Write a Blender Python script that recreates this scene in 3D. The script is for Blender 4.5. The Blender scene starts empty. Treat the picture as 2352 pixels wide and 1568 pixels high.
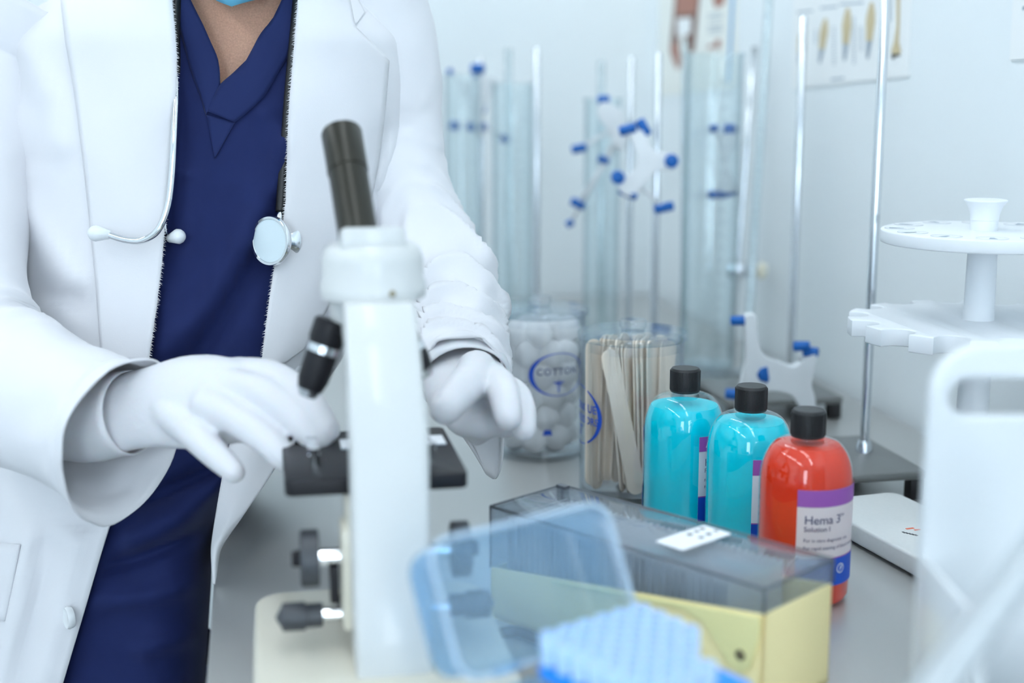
import bpy, bmesh, math, random
import numpy as np
from mathutils import Vector, Matrix, noise as mnoise

random.seed(7)
PI = math.pi
scene = bpy.context.scene
COL = scene.collection

# ------------------------------------------------------------------ camera
FPX, CX, CY = 3100.0, 1176.0, 784.0
PITCH = math.atan((784 - 215) / FPX)
CAM = np.array([0.0, 0.0, 1.30])
cam_d = bpy.data.cameras.new('camera')
cam_d.sensor_width = 36.0
cam_d.lens = FPX / 2352 * 36.0
cam_d.clip_start = 0.05
cam_d.dof.use_dof = True
cam_d.dof.focus_distance = 1.19
cam_d.dof.aperture_fstop = 2.6
cam_o = bpy.data.objects.new('camera', cam_d)
cam_o.location = CAM
cam_o.rotation_euler = (PI / 2 - PITCH, 0, 0)
COL.objects.link(cam_o)
scene.camera = cam_o

# ------------------------------------------------------------------ world, exposure
world = bpy.data.worlds.new('world')
scene.world = world
world.use_nodes = True
wb = world.node_tree.nodes['Background']
wb.inputs[0].default_value = (0.75, 0.88, 1.0, 1)
wb.inputs[1].default_value = 10.0
scene.view_settings.view_transform = 'Standard'
scene.view_settings.look = 'None'
scene.view_settings.exposure = -0.06
scene.view_settings.gamma = 1.0
scene.view_settings.use_curve_mapping = False
LAMP_STRENGTH = 22.0
scene.cycles.transparent_max_bounces = 24
scene.cycles.max_bounces = 10
scene.cycles.diffuse_bounces = 6
scene.cycles.glossy_bounces = 3
scene.cycles.caustics_reflective = False
scene.cycles.caustics_refractive = False
scene.cycles.use_adaptive_sampling = True
scene.cycles.adaptive_threshold = 0.04
scene.cycles.use_light_tree = False

# ------------------------------------------------------------------ helpers
_F = np.array([0, math.cos(PITCH), -math.sin(PITCH)])
_U = np.array([0, math.sin(PITCH), math.cos(PITCH)])
_R = np.array([1.0, 0, 0])


def ray(x, y):
    return _F + _R * (x - CX) / FPX - _U * (y - CY) / FPX


def at(x, y, Y):
    """point seen at photo pixel (x, y) that stands Y metres in front of the camera"""
    d = ray(x, y)
    return CAM + d * (Y / d[1])


def onz(x, y, z):
    d = ray(x, y)
    return CAM + d * ((z - CAM[2]) / d[2])


def V(p):
    return Vector((float(p[0]), float(p[1]), float(p[2])))


def srgb(r, g, b):
    def f(c):
        c /= 255.0
        return c / 12.92 if c <= 0.04045 else ((c + 0.055) / 1.055) ** 2.4
    return (f(r), f(g), f(b), 1.0)


def obj(name, verts, faces, mat, parent=None, smooth=True, sharp=None):
    me = bpy.data.meshes.new(name)
    me.from_pydata([tuple(map(float, v)) for v in verts], [], faces)
    me.update()
    if mat is not None:
        me.materials.append(mat)
    o = bpy.data.objects.new(name, me)
    COL.objects.link(o)
    if parent is not None:
        o.parent = parent
    if smooth:
        me.polygons.foreach_set('use_smooth', [True] * len(me.polygons))
        if sharp:
            sharpen(me, sharp)
    return o


def sharpen(me, ang):
    me.set_sharp_from_angle(angle=math.radians(ang))


def bmobj(name, bm, mat, parent=None, smooth=True, sharp=35):
    me = bpy.data.meshes.new(name)
    bmesh.ops.recalc_face_normals(bm, faces=bm.faces)
    bm.to_mesh(me)
    bm.free()
    me.materials.append(mat)
    o = bpy.data.objects.new(name, me)
    COL.objects.link(o)
    if parent is not None:
        o.parent = parent
    if smooth:
        me.polygons.foreach_set('use_smooth', [True] * len(me.polygons))
        sharpen(me, sharp)
    return o


def tag(o, label=None, cat=None, group=None, kind=None):
    if label:
        o['label'] = label
    if cat:
        o['category'] = cat
    if group:
        o['group'] = group
    if kind:
        o['kind'] = kind
    return o


def thing(name, label, cat, loc=(0, 0, 0), rz=0.0, group=None):
    o = bpy.data.objects.new(name, None)
    o.empty_display_size = 0.02
    COL.objects.link(o)
    o.location = loc
    o.rotation_euler = (0, 0, rz)
    return tag(o, label, cat, group)


def box(lo, hi, bev=0.0, seg=2):
    bm = bmesh.new()
    bmesh.ops.create_cube(bm, size=1)
    for v in bm.verts:
        v.co = Vector([lo[i] + (v.co[i] + 0.5) * (hi[i] - lo[i]) for i in range(3)])
    if bev:
        bmesh.ops.bevel(bm, geom=bm.edges[:], offset=bev, segments=seg, profile=0.5, affect='EDGES')
    return bm


def prism(poly, z0, z1, bev=0.0, seg=2):
    """extruded outline, in the xy plane"""
    bm = bmesh.new()
    vs = [bm.verts.new((p[0], p[1], z0)) for p in poly]
    f = bm.faces.new(vs)
    r = bmesh.ops.extrude_face_region(bm, geom=[f])
    for v in r['geom']:
        if isinstance(v, bmesh.types.BMVert):
            v.co.z = z1
    if bev:
        es = [e for e in bm.edges if abs(e.verts[0].co.z - e.verts[1].co.z) < 1e-7]
        bmesh.ops.bevel(bm, geom=es, offset=bev, segments=seg, profile=0.5, affect='EDGES')
    return bm


def xform(bm, m):
    bmesh.ops.transform(bm, matrix=m, verts=bm.verts[:])
    return bm


def lathe(prof, n=48, a0=0.0, a1=2 * PI, center=(0, 0, 0)):
    full = abs(a1 - a0 - 2 * PI) < 1e-6
    m = n if full else n + 1
    vs, fs = [], []
    for r, z in prof:
        for k in range(m):
            a = a0 + (a1 - a0) * k / n
            vs.append((center[0] + r * math.sin(a), center[1] - r * math.cos(a), center[2] + z))
    for i in range(len(prof) - 1):
        for k in range(n):
            k2 = (k + 1) % m
            fs.append((i * m + k, i * m + k2, (i + 1) * m + k2, (i + 1) * m + k))
    return vs, fs


def lobj(name, prof, mat, parent=None, n=48, sharp=40, center=(0, 0, 0), a0=0.0, a1=2 * PI):
    vs, fs = lathe(prof, n, a0, a1, center)
    o = obj(name, vs, fs, mat, parent)
    bm = bmesh.new()
    bm.from_mesh(o.data)
    bmesh.ops.remove_doubles(bm, verts=bm.verts, dist=1e-6)
    bmesh.ops.recalc_face_normals(bm, faces=bm.faces)
    bm.to_mesh(o.data)
    bm.free()
    sharpen(o.data, sharp)
    return o


def catmull(pts, n):
    """smooth resampling of control points (any dimension)"""
    P = np.array(pts, float)
    m = len(P)
    out = []
    for t in np.linspace(0, m - 1, n):
        i = min(int(t), m - 2)
        u = t - i
        p0 = P[i - 1] if i > 0 else 2 * P[0] - P[1]
        p1, p2 = P[i], P[i + 1]
        p3 = P[i + 2] if i + 2 < m else 2 * P[-1] - P[-2]
        out.append(0.5 * (2 * p1 + (p2 - p0) * u + (2 * p0 - 5 * p1 + 4 * p2 - p3) * u * u + (3 * p1 - p0 - 3 * p2 + p3) * u ** 3))
    return np.array(out)


def tube(path, radii, n=16, caps=True, rfun=None, flat=1.0, up=None):
    """swept tube; rfun(i, angle) scales the radius"""
    P = np.array(path, float)
    m = len(P)
    if np.isscalar(radii):
        radii = [radii] * m
    T = np.gradient(P, axis=0)
    T /= np.linalg.norm(T, axis=1)[:, None]
    u = np.array(up if up is not None else ((0, 0, 1) if abs(T[0][2]) < 0.9 else (0, 1, 0)), float)
    vs, fs = [], []
    for i in range(m):
        u = u - T[i] * (u @ T[i])
        u /= np.linalg.norm(u)
        w = np.cross(T[i], u)
        for k in range(n):
            a = 2 * PI * k / n
            r = radii[i] * (rfun(i, a) if rfun else 1.0)
            vs.append(P[i] + u * math.cos(a) * r + w * math.sin(a) * r * flat)
    for i in range(m - 1):
        for k in range(n):
            k2 = (k + 1) % n
            fs.append((i * n + k, i * n + k2, (i + 1) * n + k2, (i + 1) * n + k))
    if caps:
        fs.append(tuple(range(n - 1, -1, -1)))
        fs.append(tuple((m - 1) * n + k for k in range(n)))
    return vs, fs


def capsule(path, radii, n=14, up=None, flat=1.0):
    """tube with rounded ends"""
    P = np.array(path, float)
    T0 = P[0] - P[1]
    T0 /= np.linalg.norm(T0)
    T1 = P[-1] - P[-2]
    T1 /= np.linalg.norm(T1)
    pts, rr = [], []
    for k in range(4):
        a = PI / 2 * (1 - k / 4.0)
        pts.append(P[0] + T0 * radii[0] * math.sin(a))
        rr.append(max(radii[0] * math.cos(a), 1e-4))
    pts += list(P)
    rr += list(radii)
    for k in range(1, 5):
        a = PI / 2 * k / 4.0
        pts.append(P[-1] + T1 * radii[-1] * math.sin(a))
        rr.append(max(radii[-1] * math.cos(a), 1e-4))
    return tube(pts, rr, n, True, up=up, flat=flat)


def merge(parts):
    vs, fs = [], []
    for v, f in parts:
        b = len(vs)
        vs += list(v)
        fs += [tuple(i + b for i in q) for q in f]
    return vs, fs


def grid_faces(nr, nc):
    return [(i * nc + j, i * nc + j + 1, (i + 1) * nc + j + 1, (i + 1) * nc + j) for i in range(nr - 1) for j in range(nc - 1)]


def solidify(o, t, offset=-1.0, even=False):
    m = o.modifiers.new('thickness', 'SOLIDIFY')
    m.thickness = t
    m.offset = offset
    return m


def bevel_mod(o, w, seg=2):
    m = o.modifiers.new('bevel', 'BEVEL')
    m.width = w
    m.segments = seg
    m.limit_method = 'ANGLE'


def text_geo(s, size, shear=0.0, space=1.0, align='LEFT', bold=0.0):
    cu = bpy.data.curves.new('lettering', 'FONT')
    cu.body = s
    cu.size = size
    cu.shear = shear
    cu.space_character = space
    cu.align_x = align
    cu.resolution_u = 3
    cu.offset = bold * size
    o = bpy.data.objects.new('lettering', cu)
    COL.objects.link(o)
    dg = bpy.context.evaluated_depsgraph_get()
    dg.update()
    me = bpy.data.meshes.new_from_object(o.evaluated_get(dg))
    vs = [tuple(v.co) for v in me.vertices]
    fs = [tuple(p.vertices) for p in me.polygons]
    bpy.data.objects.remove(o)
    bpy.data.curves.remove(cu)
    bpy.data.meshes.remove(me)
    return vs, fs


def lettering(s, size, mapf, mat, parent, **kw):
    vs, fs = text_geo(s, size, **kw)
    return obj('lettering', [mapf(v[0], v[1]) for v in vs], fs, mat, parent, smooth=False)


def copy_tree(o, parent=None):
    c = o.copy()
    COL.objects.link(c)
    c.parent = parent
    for ch in list(o.children):
        copy_tree(ch, c)
    return c


def rrect(w, h, r, n=6, cx=0.0, cy=0.0):
    pts = []
    for sx, sy, a0 in ((1, 1, 0), (-1, 1, 90), (-1, -1, 180), (1, -1, 270)):
        for k in range(n + 1):
            a = math.radians(a0 + 90 * k / n)
            pts.append((cx + sx * (w / 2 - r) + r * math.cos(a), cy + sy * (h / 2 - r) + r * math.sin(a)))
    return pts


# ------------------------------------------------------------------ materials
def mat(name, color, rough=0.5, metal=0.0, spec=0.5, bump=None, var=None, sheen=0.0, coat=0.0, sss=0.0, ior=1.45, trans=0.0, brushed=None):
    m = bpy.data.materials.new(name)
    m.use_nodes = True
    nt = m.node_tree
    b = nt.nodes['Principled BSDF']
    b.inputs['Base Color'].default_value = color
    b.inputs['Roughness'].default_value = rough
    b.inputs['Metallic'].default_value = metal
    b.inputs['Specular IOR Level'].default_value = spec
    b.inputs['IOR'].default_value = ior
    b.inputs['Transmission Weight'].default_value = trans
    b.inputs['Coat Weight'].default_value = coat
    if sheen:
        b.inputs['Sheen Weight'].default_value = sheen
        b.inputs['Sheen Roughness'].default_value = 0.4
    if sss:
        b.inputs['Subsurface Weight'].default_value = sss
        b.inputs['Subsurface Scale'].default_value = 0.01
    tc = None
    if bump or var or brushed:
        tc = nt.nodes.new('ShaderNodeTexCoord')
    if var:
        scale, amt = var
        n = nt.nodes.new('ShaderNodeTexNoise')
        n.inputs['Scale'].default_value = scale
        n.inputs['Detail'].default_value = 5
        nt.links.new(tc.outputs['Object'], n.inputs['Vector'])
        mx = nt.nodes.new('ShaderNodeMix')
        mx.data_type = 'RGBA'
        d = tuple(max(0, c * (1 - amt)) for c in color[:3]) + (1,)
        mx.inputs['A'].default_value = d
        mx.inputs['B'].default_value = color
        nt.links.new(n.outputs['Fac'], mx.inputs['Factor'])
        nt.links.new(mx.outputs['Result'], b.inputs['Base Color'])
    if bump or brushed:
        n = nt.nodes.new('ShaderNodeTexNoise')
        bp = nt.nodes.new('ShaderNodeBump')
        if brushed:
            mp = nt.nodes.new('ShaderNodeMapping')
            mp.inputs['Scale'].default_value = brushed[:3]
            nt.links.new(tc.outputs['Object'], mp.inputs['Vector'])
            nt.links.new(mp.outputs['Vector'], n.inputs['Vector'])
            n.inputs['Scale'].default_value = 1.0
            bp.inputs['Strength'].default_value = brushed[3]
            bp.inputs['Distance'].default_value = 0.001
        else:
            n.inputs['Scale'].default_value = bump[0]
            bp.inputs['Strength'].default_value = bump[1]
            bp.inputs['Distance'].default_value = bump[2] if len(bump) > 2 else 0.001
            nt.links.new(tc.outputs['Object'], n.inputs['Vector'])
        n.inputs['Detail'].default_value = 4
        nt.links.new(n.outputs['Fac'], bp.inputs['Height'])
        nt.links.new(bp.outputs['Normal'], b.inputs['Normal'])
    return m


def clear(name, tint=(1, 1, 1, 1), veil=0.0, through=0.5, veil_col=(1, 1, 1, 1), rough=0.02, ior=1.45, refl=1.0, edge=0.7, edge_tint=None):
    """thin clear plastic or glass: straight see-through, Fresnel reflection, optional milky veil"""
    m = bpy.data.materials.new(name)
    m.use_nodes = True
    nt = m.node_tree
    nt.nodes.remove(nt.nodes['Principled BSDF'])
    out = nt.nodes['Material Output']
    tr = nt.nodes.new('ShaderNodeBsdfTransparent')
    tr.inputs[0].default_value = tint
    gl = nt.nodes.new('ShaderNodeBsdfGlossy')
    gl.inputs['Roughness'].default_value = rough
    gl.inputs[0].default_value = (refl, refl, refl, 1)
    lw = nt.nodes.new('ShaderNodeLayerWeight')
    lw.inputs[0].default_value = 0.5
    pw = nt.nodes.new('ShaderNodeMath')
    pw.operation = 'POWER'
    pw.inputs[1].default_value = 4.0
    nt.links.new(lw.outputs['Facing'], pw.inputs[0])
    f0 = ((ior - 1) / (ior + 1)) ** 2
    fr = nt.nodes.new('ShaderNodeMath')
    fr.operation = 'MULTIPLY_ADD'
    fr.inputs[1].default_value = edge
    fr.inputs[2].default_value = f0
    nt.links.new(pw.outputs[0], fr.inputs[0])
    mx = nt.nodes.new('ShaderNodeMixShader')
    nt.links.new(fr.outputs[0], mx.inputs[0])
    if edge_tint:                              # glass looks deeper where the sight line runs along the wall
        p2 = nt.nodes.new('ShaderNodeMath')
        p2.operation = 'POWER'
        p2.inputs[1].default_value = 3.0
        nt.links.new(lw.outputs['Facing'], p2.inputs[0])
        mc = nt.nodes.new('ShaderNodeMix')
        mc.data_type = 'RGBA'
        mc.inputs['A'].default_value = tint
        mc.inputs['B'].default_value = edge_tint
        nt.links.new(p2.outputs[0], mc.inputs['Factor'])
        nt.links.new(mc.outputs['Result'], tr.inputs[0])
    base = tr
    if veil:
        df = nt.nodes.new('ShaderNodeBsdfDiffuse')
        df.inputs[0].default_value = veil_col
        tl = nt.nodes.new('ShaderNodeBsdfTranslucent')
        tl.inputs[0].default_value = veil_col
        m1 = nt.nodes.new('ShaderNodeMixShader')
        m1.inputs[0].default_value = through
        nt.links.new(df.outputs[0], m1.inputs[1])
        nt.links.new(tl.outputs[0], m1.inputs[2])
        m2 = nt.nodes.new('ShaderNodeMixShader')
        m2.inputs[0].default_value = veil
        nt.links.new(tr.outputs[0], m2.inputs[1])
        nt.links.new(m1.outputs[0], m2.inputs[2])
        base = m2
    nt.links.new(base.outputs[0], mx.inputs[1])
    nt.links.new(gl.outputs[0], mx.inputs[2])
    nt.links.new(mx.outputs[0], out.inputs[0])
    return m


def paper_thin(name, color, through=0.4):
    m = bpy.data.materials.new(name)
    m.use_nodes = True
    nt = m.node_tree
    nt.nodes.remove(nt.nodes['Principled BSDF'])
    out = nt.nodes['Material Output']
    df = nt.nodes.new('ShaderNodeBsdfDiffuse')
    df.inputs[0].default_value = color
    tl = nt.nodes.new('ShaderNodeBsdfTranslucent')
    tl.inputs[0].default_value = color
    mx = nt.nodes.new('ShaderNodeMixShader')
    mx.inputs[0].default_value = through
    nt.links.new(df.outputs[0], mx.inputs[1])
    nt.links.new(tl.outputs[0], mx.inputs[2])
    nt.links.new(mx.outputs[0], out.inputs[0])
    return m


def emitter(name, color, strength):
    m = bpy.data.materials.new(name)
    m.use_nodes = True
    nt = m.node_tree
    nt.nodes.remove(nt.nodes['Principled BSDF'])
    e = nt.nodes.new('ShaderNodeEmission')
    e.inputs[0].default_value = color
    e.inputs[1].default_value = strength
    nt.links.new(e.outputs[0], nt.nodes['Material Output'].inputs[0])
    return m


M = {}
M['wall'] = mat('wall paint', (0.80, 0.85, 0.87, 1), 0.6, bump=(220, 0.08), var=(1.5, 0.03))
M['ceiling'] = mat('ceiling paint', (0.8, 0.82, 0.83, 1), 0.8, bump=(90, 0.2))
M['floor'] = mat('vinyl floor', (0.45, 0.47, 0.48, 1), 0.35, var=(14, 0.15))
M['steel'] = mat('brushed steel', (0.50, 0.505, 0.495, 1), 0.34, 0.5, brushed=(30, 900, 30, 0.10))
M['steel_dark'] = mat('steel frame', (0.30, 0.31, 0.32, 1), 0.4, 1.0)
M['chrome'] = mat('chrome', (0.70, 0.72, 0.74, 1), 0.08, 1.0)
M['rod'] = mat('polished rod steel', (0.66, 0.69, 0.72, 1), 0.16, 1.0, brushed=(900, 900, 20, 0.05))
M['coat'] = mat('white cotton twill', (0.68, 0.68, 0.705, 1), 0.85, spec=0.2, bump=(900, 0.12, 0.0006), sheen=0.2)
M['scrubs'] = mat('navy polyester cotton', srgb(25, 37, 84), 0.8, spec=0.25, bump=(1400, 0.15, 0.0004), sheen=0.08, var=(60, 0.15))
M['scrubs_band'] = mat('navy neckband', srgb(27, 39, 84), 0.8, spec=0.25, bump=(1400, 0.15, 0.0004), sheen=0.08)
M['skin'] = mat('skin', srgb(222, 172, 146), 0.5, spec=0.4, sss=0.15, bump=(500, 0.2), var=(700, 0.45))
M['glove'] = mat('white nitrile glove', (0.64, 0.64, 0.67, 1), 0.45, spec=0.4, sss=0.1, bump=(70, 0.35, 0.003))
M['mask'] = mat('blue face mask', srgb(120, 200, 232), 0.85, spec=0.1)
M['hair'] = mat('dark hair', (0.02, 0.015, 0.012, 1), 0.5, bump=(150, 0.8, 0.003))
M['black_rubber'] = mat('black rubber', (0.012, 0.012, 0.014, 1), 0.4)
M['black_paint'] = mat('black enamel', (0.012, 0.012, 0.015, 1), 0.42, spec=0.3)
M['black_cap'] = mat('black ribbed plastic', (0.017, 0.018, 0.020, 1), 0.42)
M['olive_black'] = mat('anodised eyepiece black', (0.022, 0.021, 0.015, 1), 0.34, 0.3)
M['cream'] = mat('cream enamel', (0.58, 0.595, 0.59, 1), 0.32, coat=0.25, var=(25, 0.03))
M['cream_base'] = mat('aged cream enamel', (0.68, 0.65, 0.55, 1), 0.4, coat=0.2, var=(18, 0.08))
M['grey_knob'] = mat('dark grey knob plastic', (0.045, 0.05, 0.058, 1), 0.4)
M['white_plastic'] = mat('white plastic', (0.69, 0.72, 0.74, 1), 0.3, coat=0.1)
M['white_matte'] = mat('matt white plastic', (0.74, 0.77, 0.80, 1), 0.45)
M['ivory'] = mat('ivory rubber', (0.80, 0.76, 0.62, 1), 0.5)
M['blue_rubber'] = mat('blue rubber', srgb(0, 92, 172), 0.5)
M['blue_print'] = mat('blue print', srgb(24, 78, 190), 0.5)
M['navy_print'] = mat('grey blue print', srgb(50, 62, 110), 0.6)
M['purple_print'] = mat('purple print', srgb(150, 84, 170), 0.5)
M['cobalt_print'] = mat('cobalt print', srgb(8, 78, 190), 0.5)
M['white_print'] = mat('white print', (0.85, 0.87, 0.9, 1), 0.5)
M['black_print'] = mat('black print', (0.02, 0.02, 0.03, 1), 0.6)

M['wood'] = mat('birch', (0.84, 0.74, 0.62, 1), 0.65, spec=0.2, var=(50, 0.15), brushed=(400, 400, 14, 0.2))
M['yellow'] = mat('pale yellow plastic', srgb(255, 238, 178), 0.4)
M['brass'] = mat('dull brass pin', (0.30, 0.26, 0.17, 1), 0.4, 0.9)
M['tip_blue'] = mat('bright blue plastic', srgb(0, 140, 245), 0.35)
M['tip_pale'] = mat('pale blue plastic', srgb(190, 220, 252), 0.45, sss=0.2)
M['poster'] = mat('poster paper', (0.84, 0.86, 0.86, 1), 0.45)
M['poster_cream'] = mat('poster cream paper', (0.82, 0.83, 0.78, 1), 0.45)
M['bone'] = mat('bone print', srgb(200, 184, 146), 0.6)
M['bone_dark'] = mat('bone dark print', srgb(90, 84, 76), 0.6)
M['flesh_print'] = mat('flesh print', srgb(166, 116, 100), 0.6)
M['flesh_dark'] = mat('brown print', srgb(120, 86, 74), 0.6)
M['grey_print'] = mat('grey print', srgb(150, 164, 176), 0.6)
M['orange_print'] = mat('orange print', srgb(225, 110, 80), 0.6)
M['scale_white'] = mat('off white speckled plastic', (0.72, 0.74, 0.73, 1), 0.45, var=(300, 0.08))
M['iron'] = mat('grey cast plate', (0.22, 0.225, 0.22, 1), 0.4, 0.6, var=(40, 0.15))
M['diaphragm'] = mat('diaphragm film', (0.62, 0.72, 0.76, 1), 0.25)
M['button'] = mat('pearl button', (0.72, 0.74, 0.75, 1), 0.2, coat=0.4)
M['jar'] = clear('clear acrylic', (0.985, 0.99, 0.995, 1), veil=0.015, veil_col=(0.85, 0.93, 1, 1), ior=1.45, edge=0.6, edge_tint=(0.42, 0.53, 0.60, 1))
M['glass'] = clear('clear glass', (0.95, 0.975, 0.98, 1), ior=1.7, edge_tint=(0.45, 0.55, 0.60, 1))
M['bottle'] = clear('clear bottle plastic', (0.97, 0.99, 0.99, 1), ior=1.5)
M['smoke'] = clear('smoked acrylic', (0.84, 0.87, 0.90, 1), veil=0.17, veil_col=(0.50, 0.56, 0.62, 1), ior=1.5, edge=0.4)
M['frost'] = clear('frosted polypropylene', (0.76, 0.88, 0.97, 1), veil=0.20, veil_col=(0.60, 0.79, 0.95, 1), rough=0.15, edge=0.3)
M['rim_frost'] = clear('frosted rim', (0.85, 0.93, 0.98, 1), veil=0.6, veil_col=(0.80, 0.91, 1.0, 1), rough=0.15, edge=0.3)
M['slide'] = clear('slide glass', (0.86, 0.92, 0.95, 1), veil=0.7, veil_col=(0.7, 0.82, 0.92, 1), ior=1.5)
M['cotton'] = paper_thin('cotton wool', (0.97, 0.975, 0.98, 1), 0.45)
M['label_paper'] = paper_thin('label paper', (0.90, 0.90, 0.93, 1), 0.28)
M['cyan'] = clear('cyan liquid', (0.05, 0.88, 1.0, 1), veil=0.74, through=0.12, veil_col=(0.0, 0.84, 1.0, 1), ior=1.33, edge=0.3)
M['red'] = clear('red liquid', (0.98, 0.26, 0.14, 1), veil=0.74, through=0.12, veil_col=(1.0, 0.062, 0.018, 1), ior=1.33, edge=0.3)
M['tube_light'] = emitter('fluorescent tube', (0.92, 0.97, 1.0, 1), LAMP_STRENGTH)

# ------------------------------------------------------------------ the room
AZ = math.radians(10.8)                       # the bench and the long wall run 10.8 degrees to the left of the view
DIR = np.array([-math.sin(AZ), math.cos(AZ), 0])
SIDE = np.array([math.cos(AZ), math.sin(AZ), 0])
BENCH_Z = 0.90
WALL_P = np.array([0.575, 1.22, 0])           # a point of the right hand wall
FAR = 1.55                                    # how far beyond WALL_P the end wall stands


def frame_pt(s, t, z):
    """s metres along the wall, t metres to the right of it"""
    return WALL_P * np.array([1, 1, 0]) + DIR * s + SIDE * t + np.array([0, 0, z])


def fbox(name, s0, s1, t0, t1, z0, z1, m, parent=None, bev=0.0):
    bm = box((t0, s0, z0), (t1, s1, z1), bev)
    xform(bm, Matrix.Translation(V(WALL_P * np.array([1, 1, 0]))) @ Matrix.Rotation(AZ, 4, 'Z'))
    return bmobj(name, bm, m, parent, smooth=bev > 0)


def struct(o):
    o['kind'] = 'structure'
    return o


NEAR, LEFT = -3.3, -3.3                       # the window wall behind the camera and the wall on the left
struct(fbox('floor', NEAR - 0.1, FAR + 0.1, LEFT - 0.1, 0.1, -0.1, 0.0, M['floor']))
struct(fbox('wall_right', NEAR - 0.1, FAR + 0.1, 0.0, 0.1, 0.0, 2.75, M['wall']))
struct(fbox('wall_left', NEAR - 0.1, FAR + 0.1, LEFT - 0.1, LEFT, 0.0, 2.75, M['wall']))
struct(fbox('wall_back', FAR, FAR + 0.1, LEFT, 0.0, 0.0, 2.75, M['wall']))
struct(fbox('ceiling', NEAR - 0.1, FAR + 0.1, LEFT - 0.1, 0.1, 2.75, 2.85, M['ceiling']))
struct(fbox('baseboard_back', FAR - 0.012, FAR, LEFT, -0.012, 0.0, 0.09, M['white_matte']))
# window wall: two tall openings
WIN = [(-2.25, -1.55), (-0.80, -0.15)]
WZ0, WZ1 = 0.75, 2.30
wf = struct(fbox('wall_front', NEAR - 0.1, NEAR, LEFT, 0.0, 0.0, WZ0, M['wall']))
fbox('lintel', NEAR - 0.1, NEAR, LEFT, 0.0, WZ1, 2.75, M['wall'], wf)
edges_ = [LEFT] + [q for w in WIN for q in w] + [0.0]
for k in range(0, len(edges_), 2):
    fbox('pier', NEAR - 0.1, NEAR, edges_[k], edges_[k + 1], WZ0, WZ1, M['wall'], wf)
for k, (t0, t1) in enumerate(WIN):
    w = struct(fbox('window_%d' % (k + 1), NEAR - 0.07, NEAR - 0.03, t0, t1, WZ0, WZ0 + 0.05, M['white_matte']))
    fbox('window_frame', NEAR - 0.07, NEAR - 0.03, t0, t1, WZ1 - 0.05, WZ1, M['white_matte'], w)
    fbox('window_frame', NEAR - 0.07, NEAR - 0.03, t0, t0 + 0.05, WZ0 + 0.05, WZ1 - 0.05, M['white_matte'], w)
    fbox('window_frame', NEAR - 0.07, NEAR - 0.03, t1 - 0.05, t1, WZ0 + 0.05, WZ1 - 0.05, M['white_matte'], w)
    fbox('window_sill', NEAR - 0.1, NEAR + 0.06, t0, t1, WZ0 - 0.02, WZ0, M['white_matte'], w)

# ceiling lights: long two-tube fittings
for i, (s, t) in enumerate(((-0.6, -0.75), (0.9, -0.75), (-0.6, -2.2), (0.9, -2.2), (-2.1, -0.75), (-2.1, -2.2))):
    p = frame_pt(s, t, 2.75)
    place = ['over the bench', 'over the far end of the bench', 'left of the bench', 'near the end wall on the left', 'behind the camera by the wall', 'behind the camera on the left'][i]
    L = thing('ceiling_light', 'white twin-tube ceiling light ' + place, 'light', p, AZ, 'ceiling lights')
    bm = box((-0.09, -0.62, -0.045), (0.09, 0.62, 0.0), 0.008)
    bmobj('housing', bm, M['white_matte'], L)
    for k in (-0.045, 0.045):
        v, f = tube([(k, y, -0.065) for y in np.linspace(-0.59, 0.59, 4)], 0.015, 12)
        obj('tube', v, f, M['tube_light'], L)

# ------------------------------------------------------------------ the steel bench
e0, e1 = onz(472, 1568, BENCH_Z), onz(495, 1300, BENCH_Z)
edge_t = float(((e0 + e1) / 2 - WALL_P) @ SIDE)      # the bench's long front edge, left of the wall
bench = thing('workbench', 'long brushed stainless steel bench carrying the microscope and bottles', 'bench', frame_pt(0.2, edge_t / 2, 0), AZ)
bi = Matrix.Translation(-V(frame_pt(0.2, edge_t / 2, 0)))


def bpart(name, s0, s1, t0, t1, z0, z1, m, bev=0.002):
    bm = box((t0 - edge_t / 2, s0 - 0.2, z0), (t1 - edge_t / 2, s1 - 0.2, z1), bev)
    return bmobj(name, bm, m, bench)


S0, S1 = -1.05, FAR - 0.02
bpart('worktop', S0, S1, edge_t, -0.012, BENCH_Z - 0.04, BENCH_Z, M['steel'], 0.003)
bpart('undershelf', S0 + 0.05, S1 - 0.05, edge_t + 0.05, -0.05, 0.22, 0.25, M['steel_dark'])
for s in (S0 + 0.06, S1 - 0.1):
    for t in (edge_t + 0.06, -0.08):
        bpart('leg', s - 0.02, s + 0.02, t - 0.02, t + 0.02, 0.0, BENCH_Z - 0.04, M['steel_dark'])


def bz(x, y):
    return onz(x, y, BENCH_Z)

# ------------------------------------------------------------------ microscope
MO = np.array([-0.100, 0.923, BENCH_Z])
mic = thing('microscope', 'cream monocular microscope with black eyepiece tube and black stage', 'microscope', MO, math.radians(10.5))


def side_profile(poly, x0, x1, bev, m, name, parent):
    """outline given as (y, z), extruded along x"""
    bm = prism([(p[0], p[1]) for p in poly], x0, x1, bev, 3)
    xform(bm, Matrix(((0, 0, 1, 0), (1, 0, 0, 0), (0, 1, 0, 0), (0, 0, 0, 1))))
    return bmobj(name, bm, m, parent, sharp=50)


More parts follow.
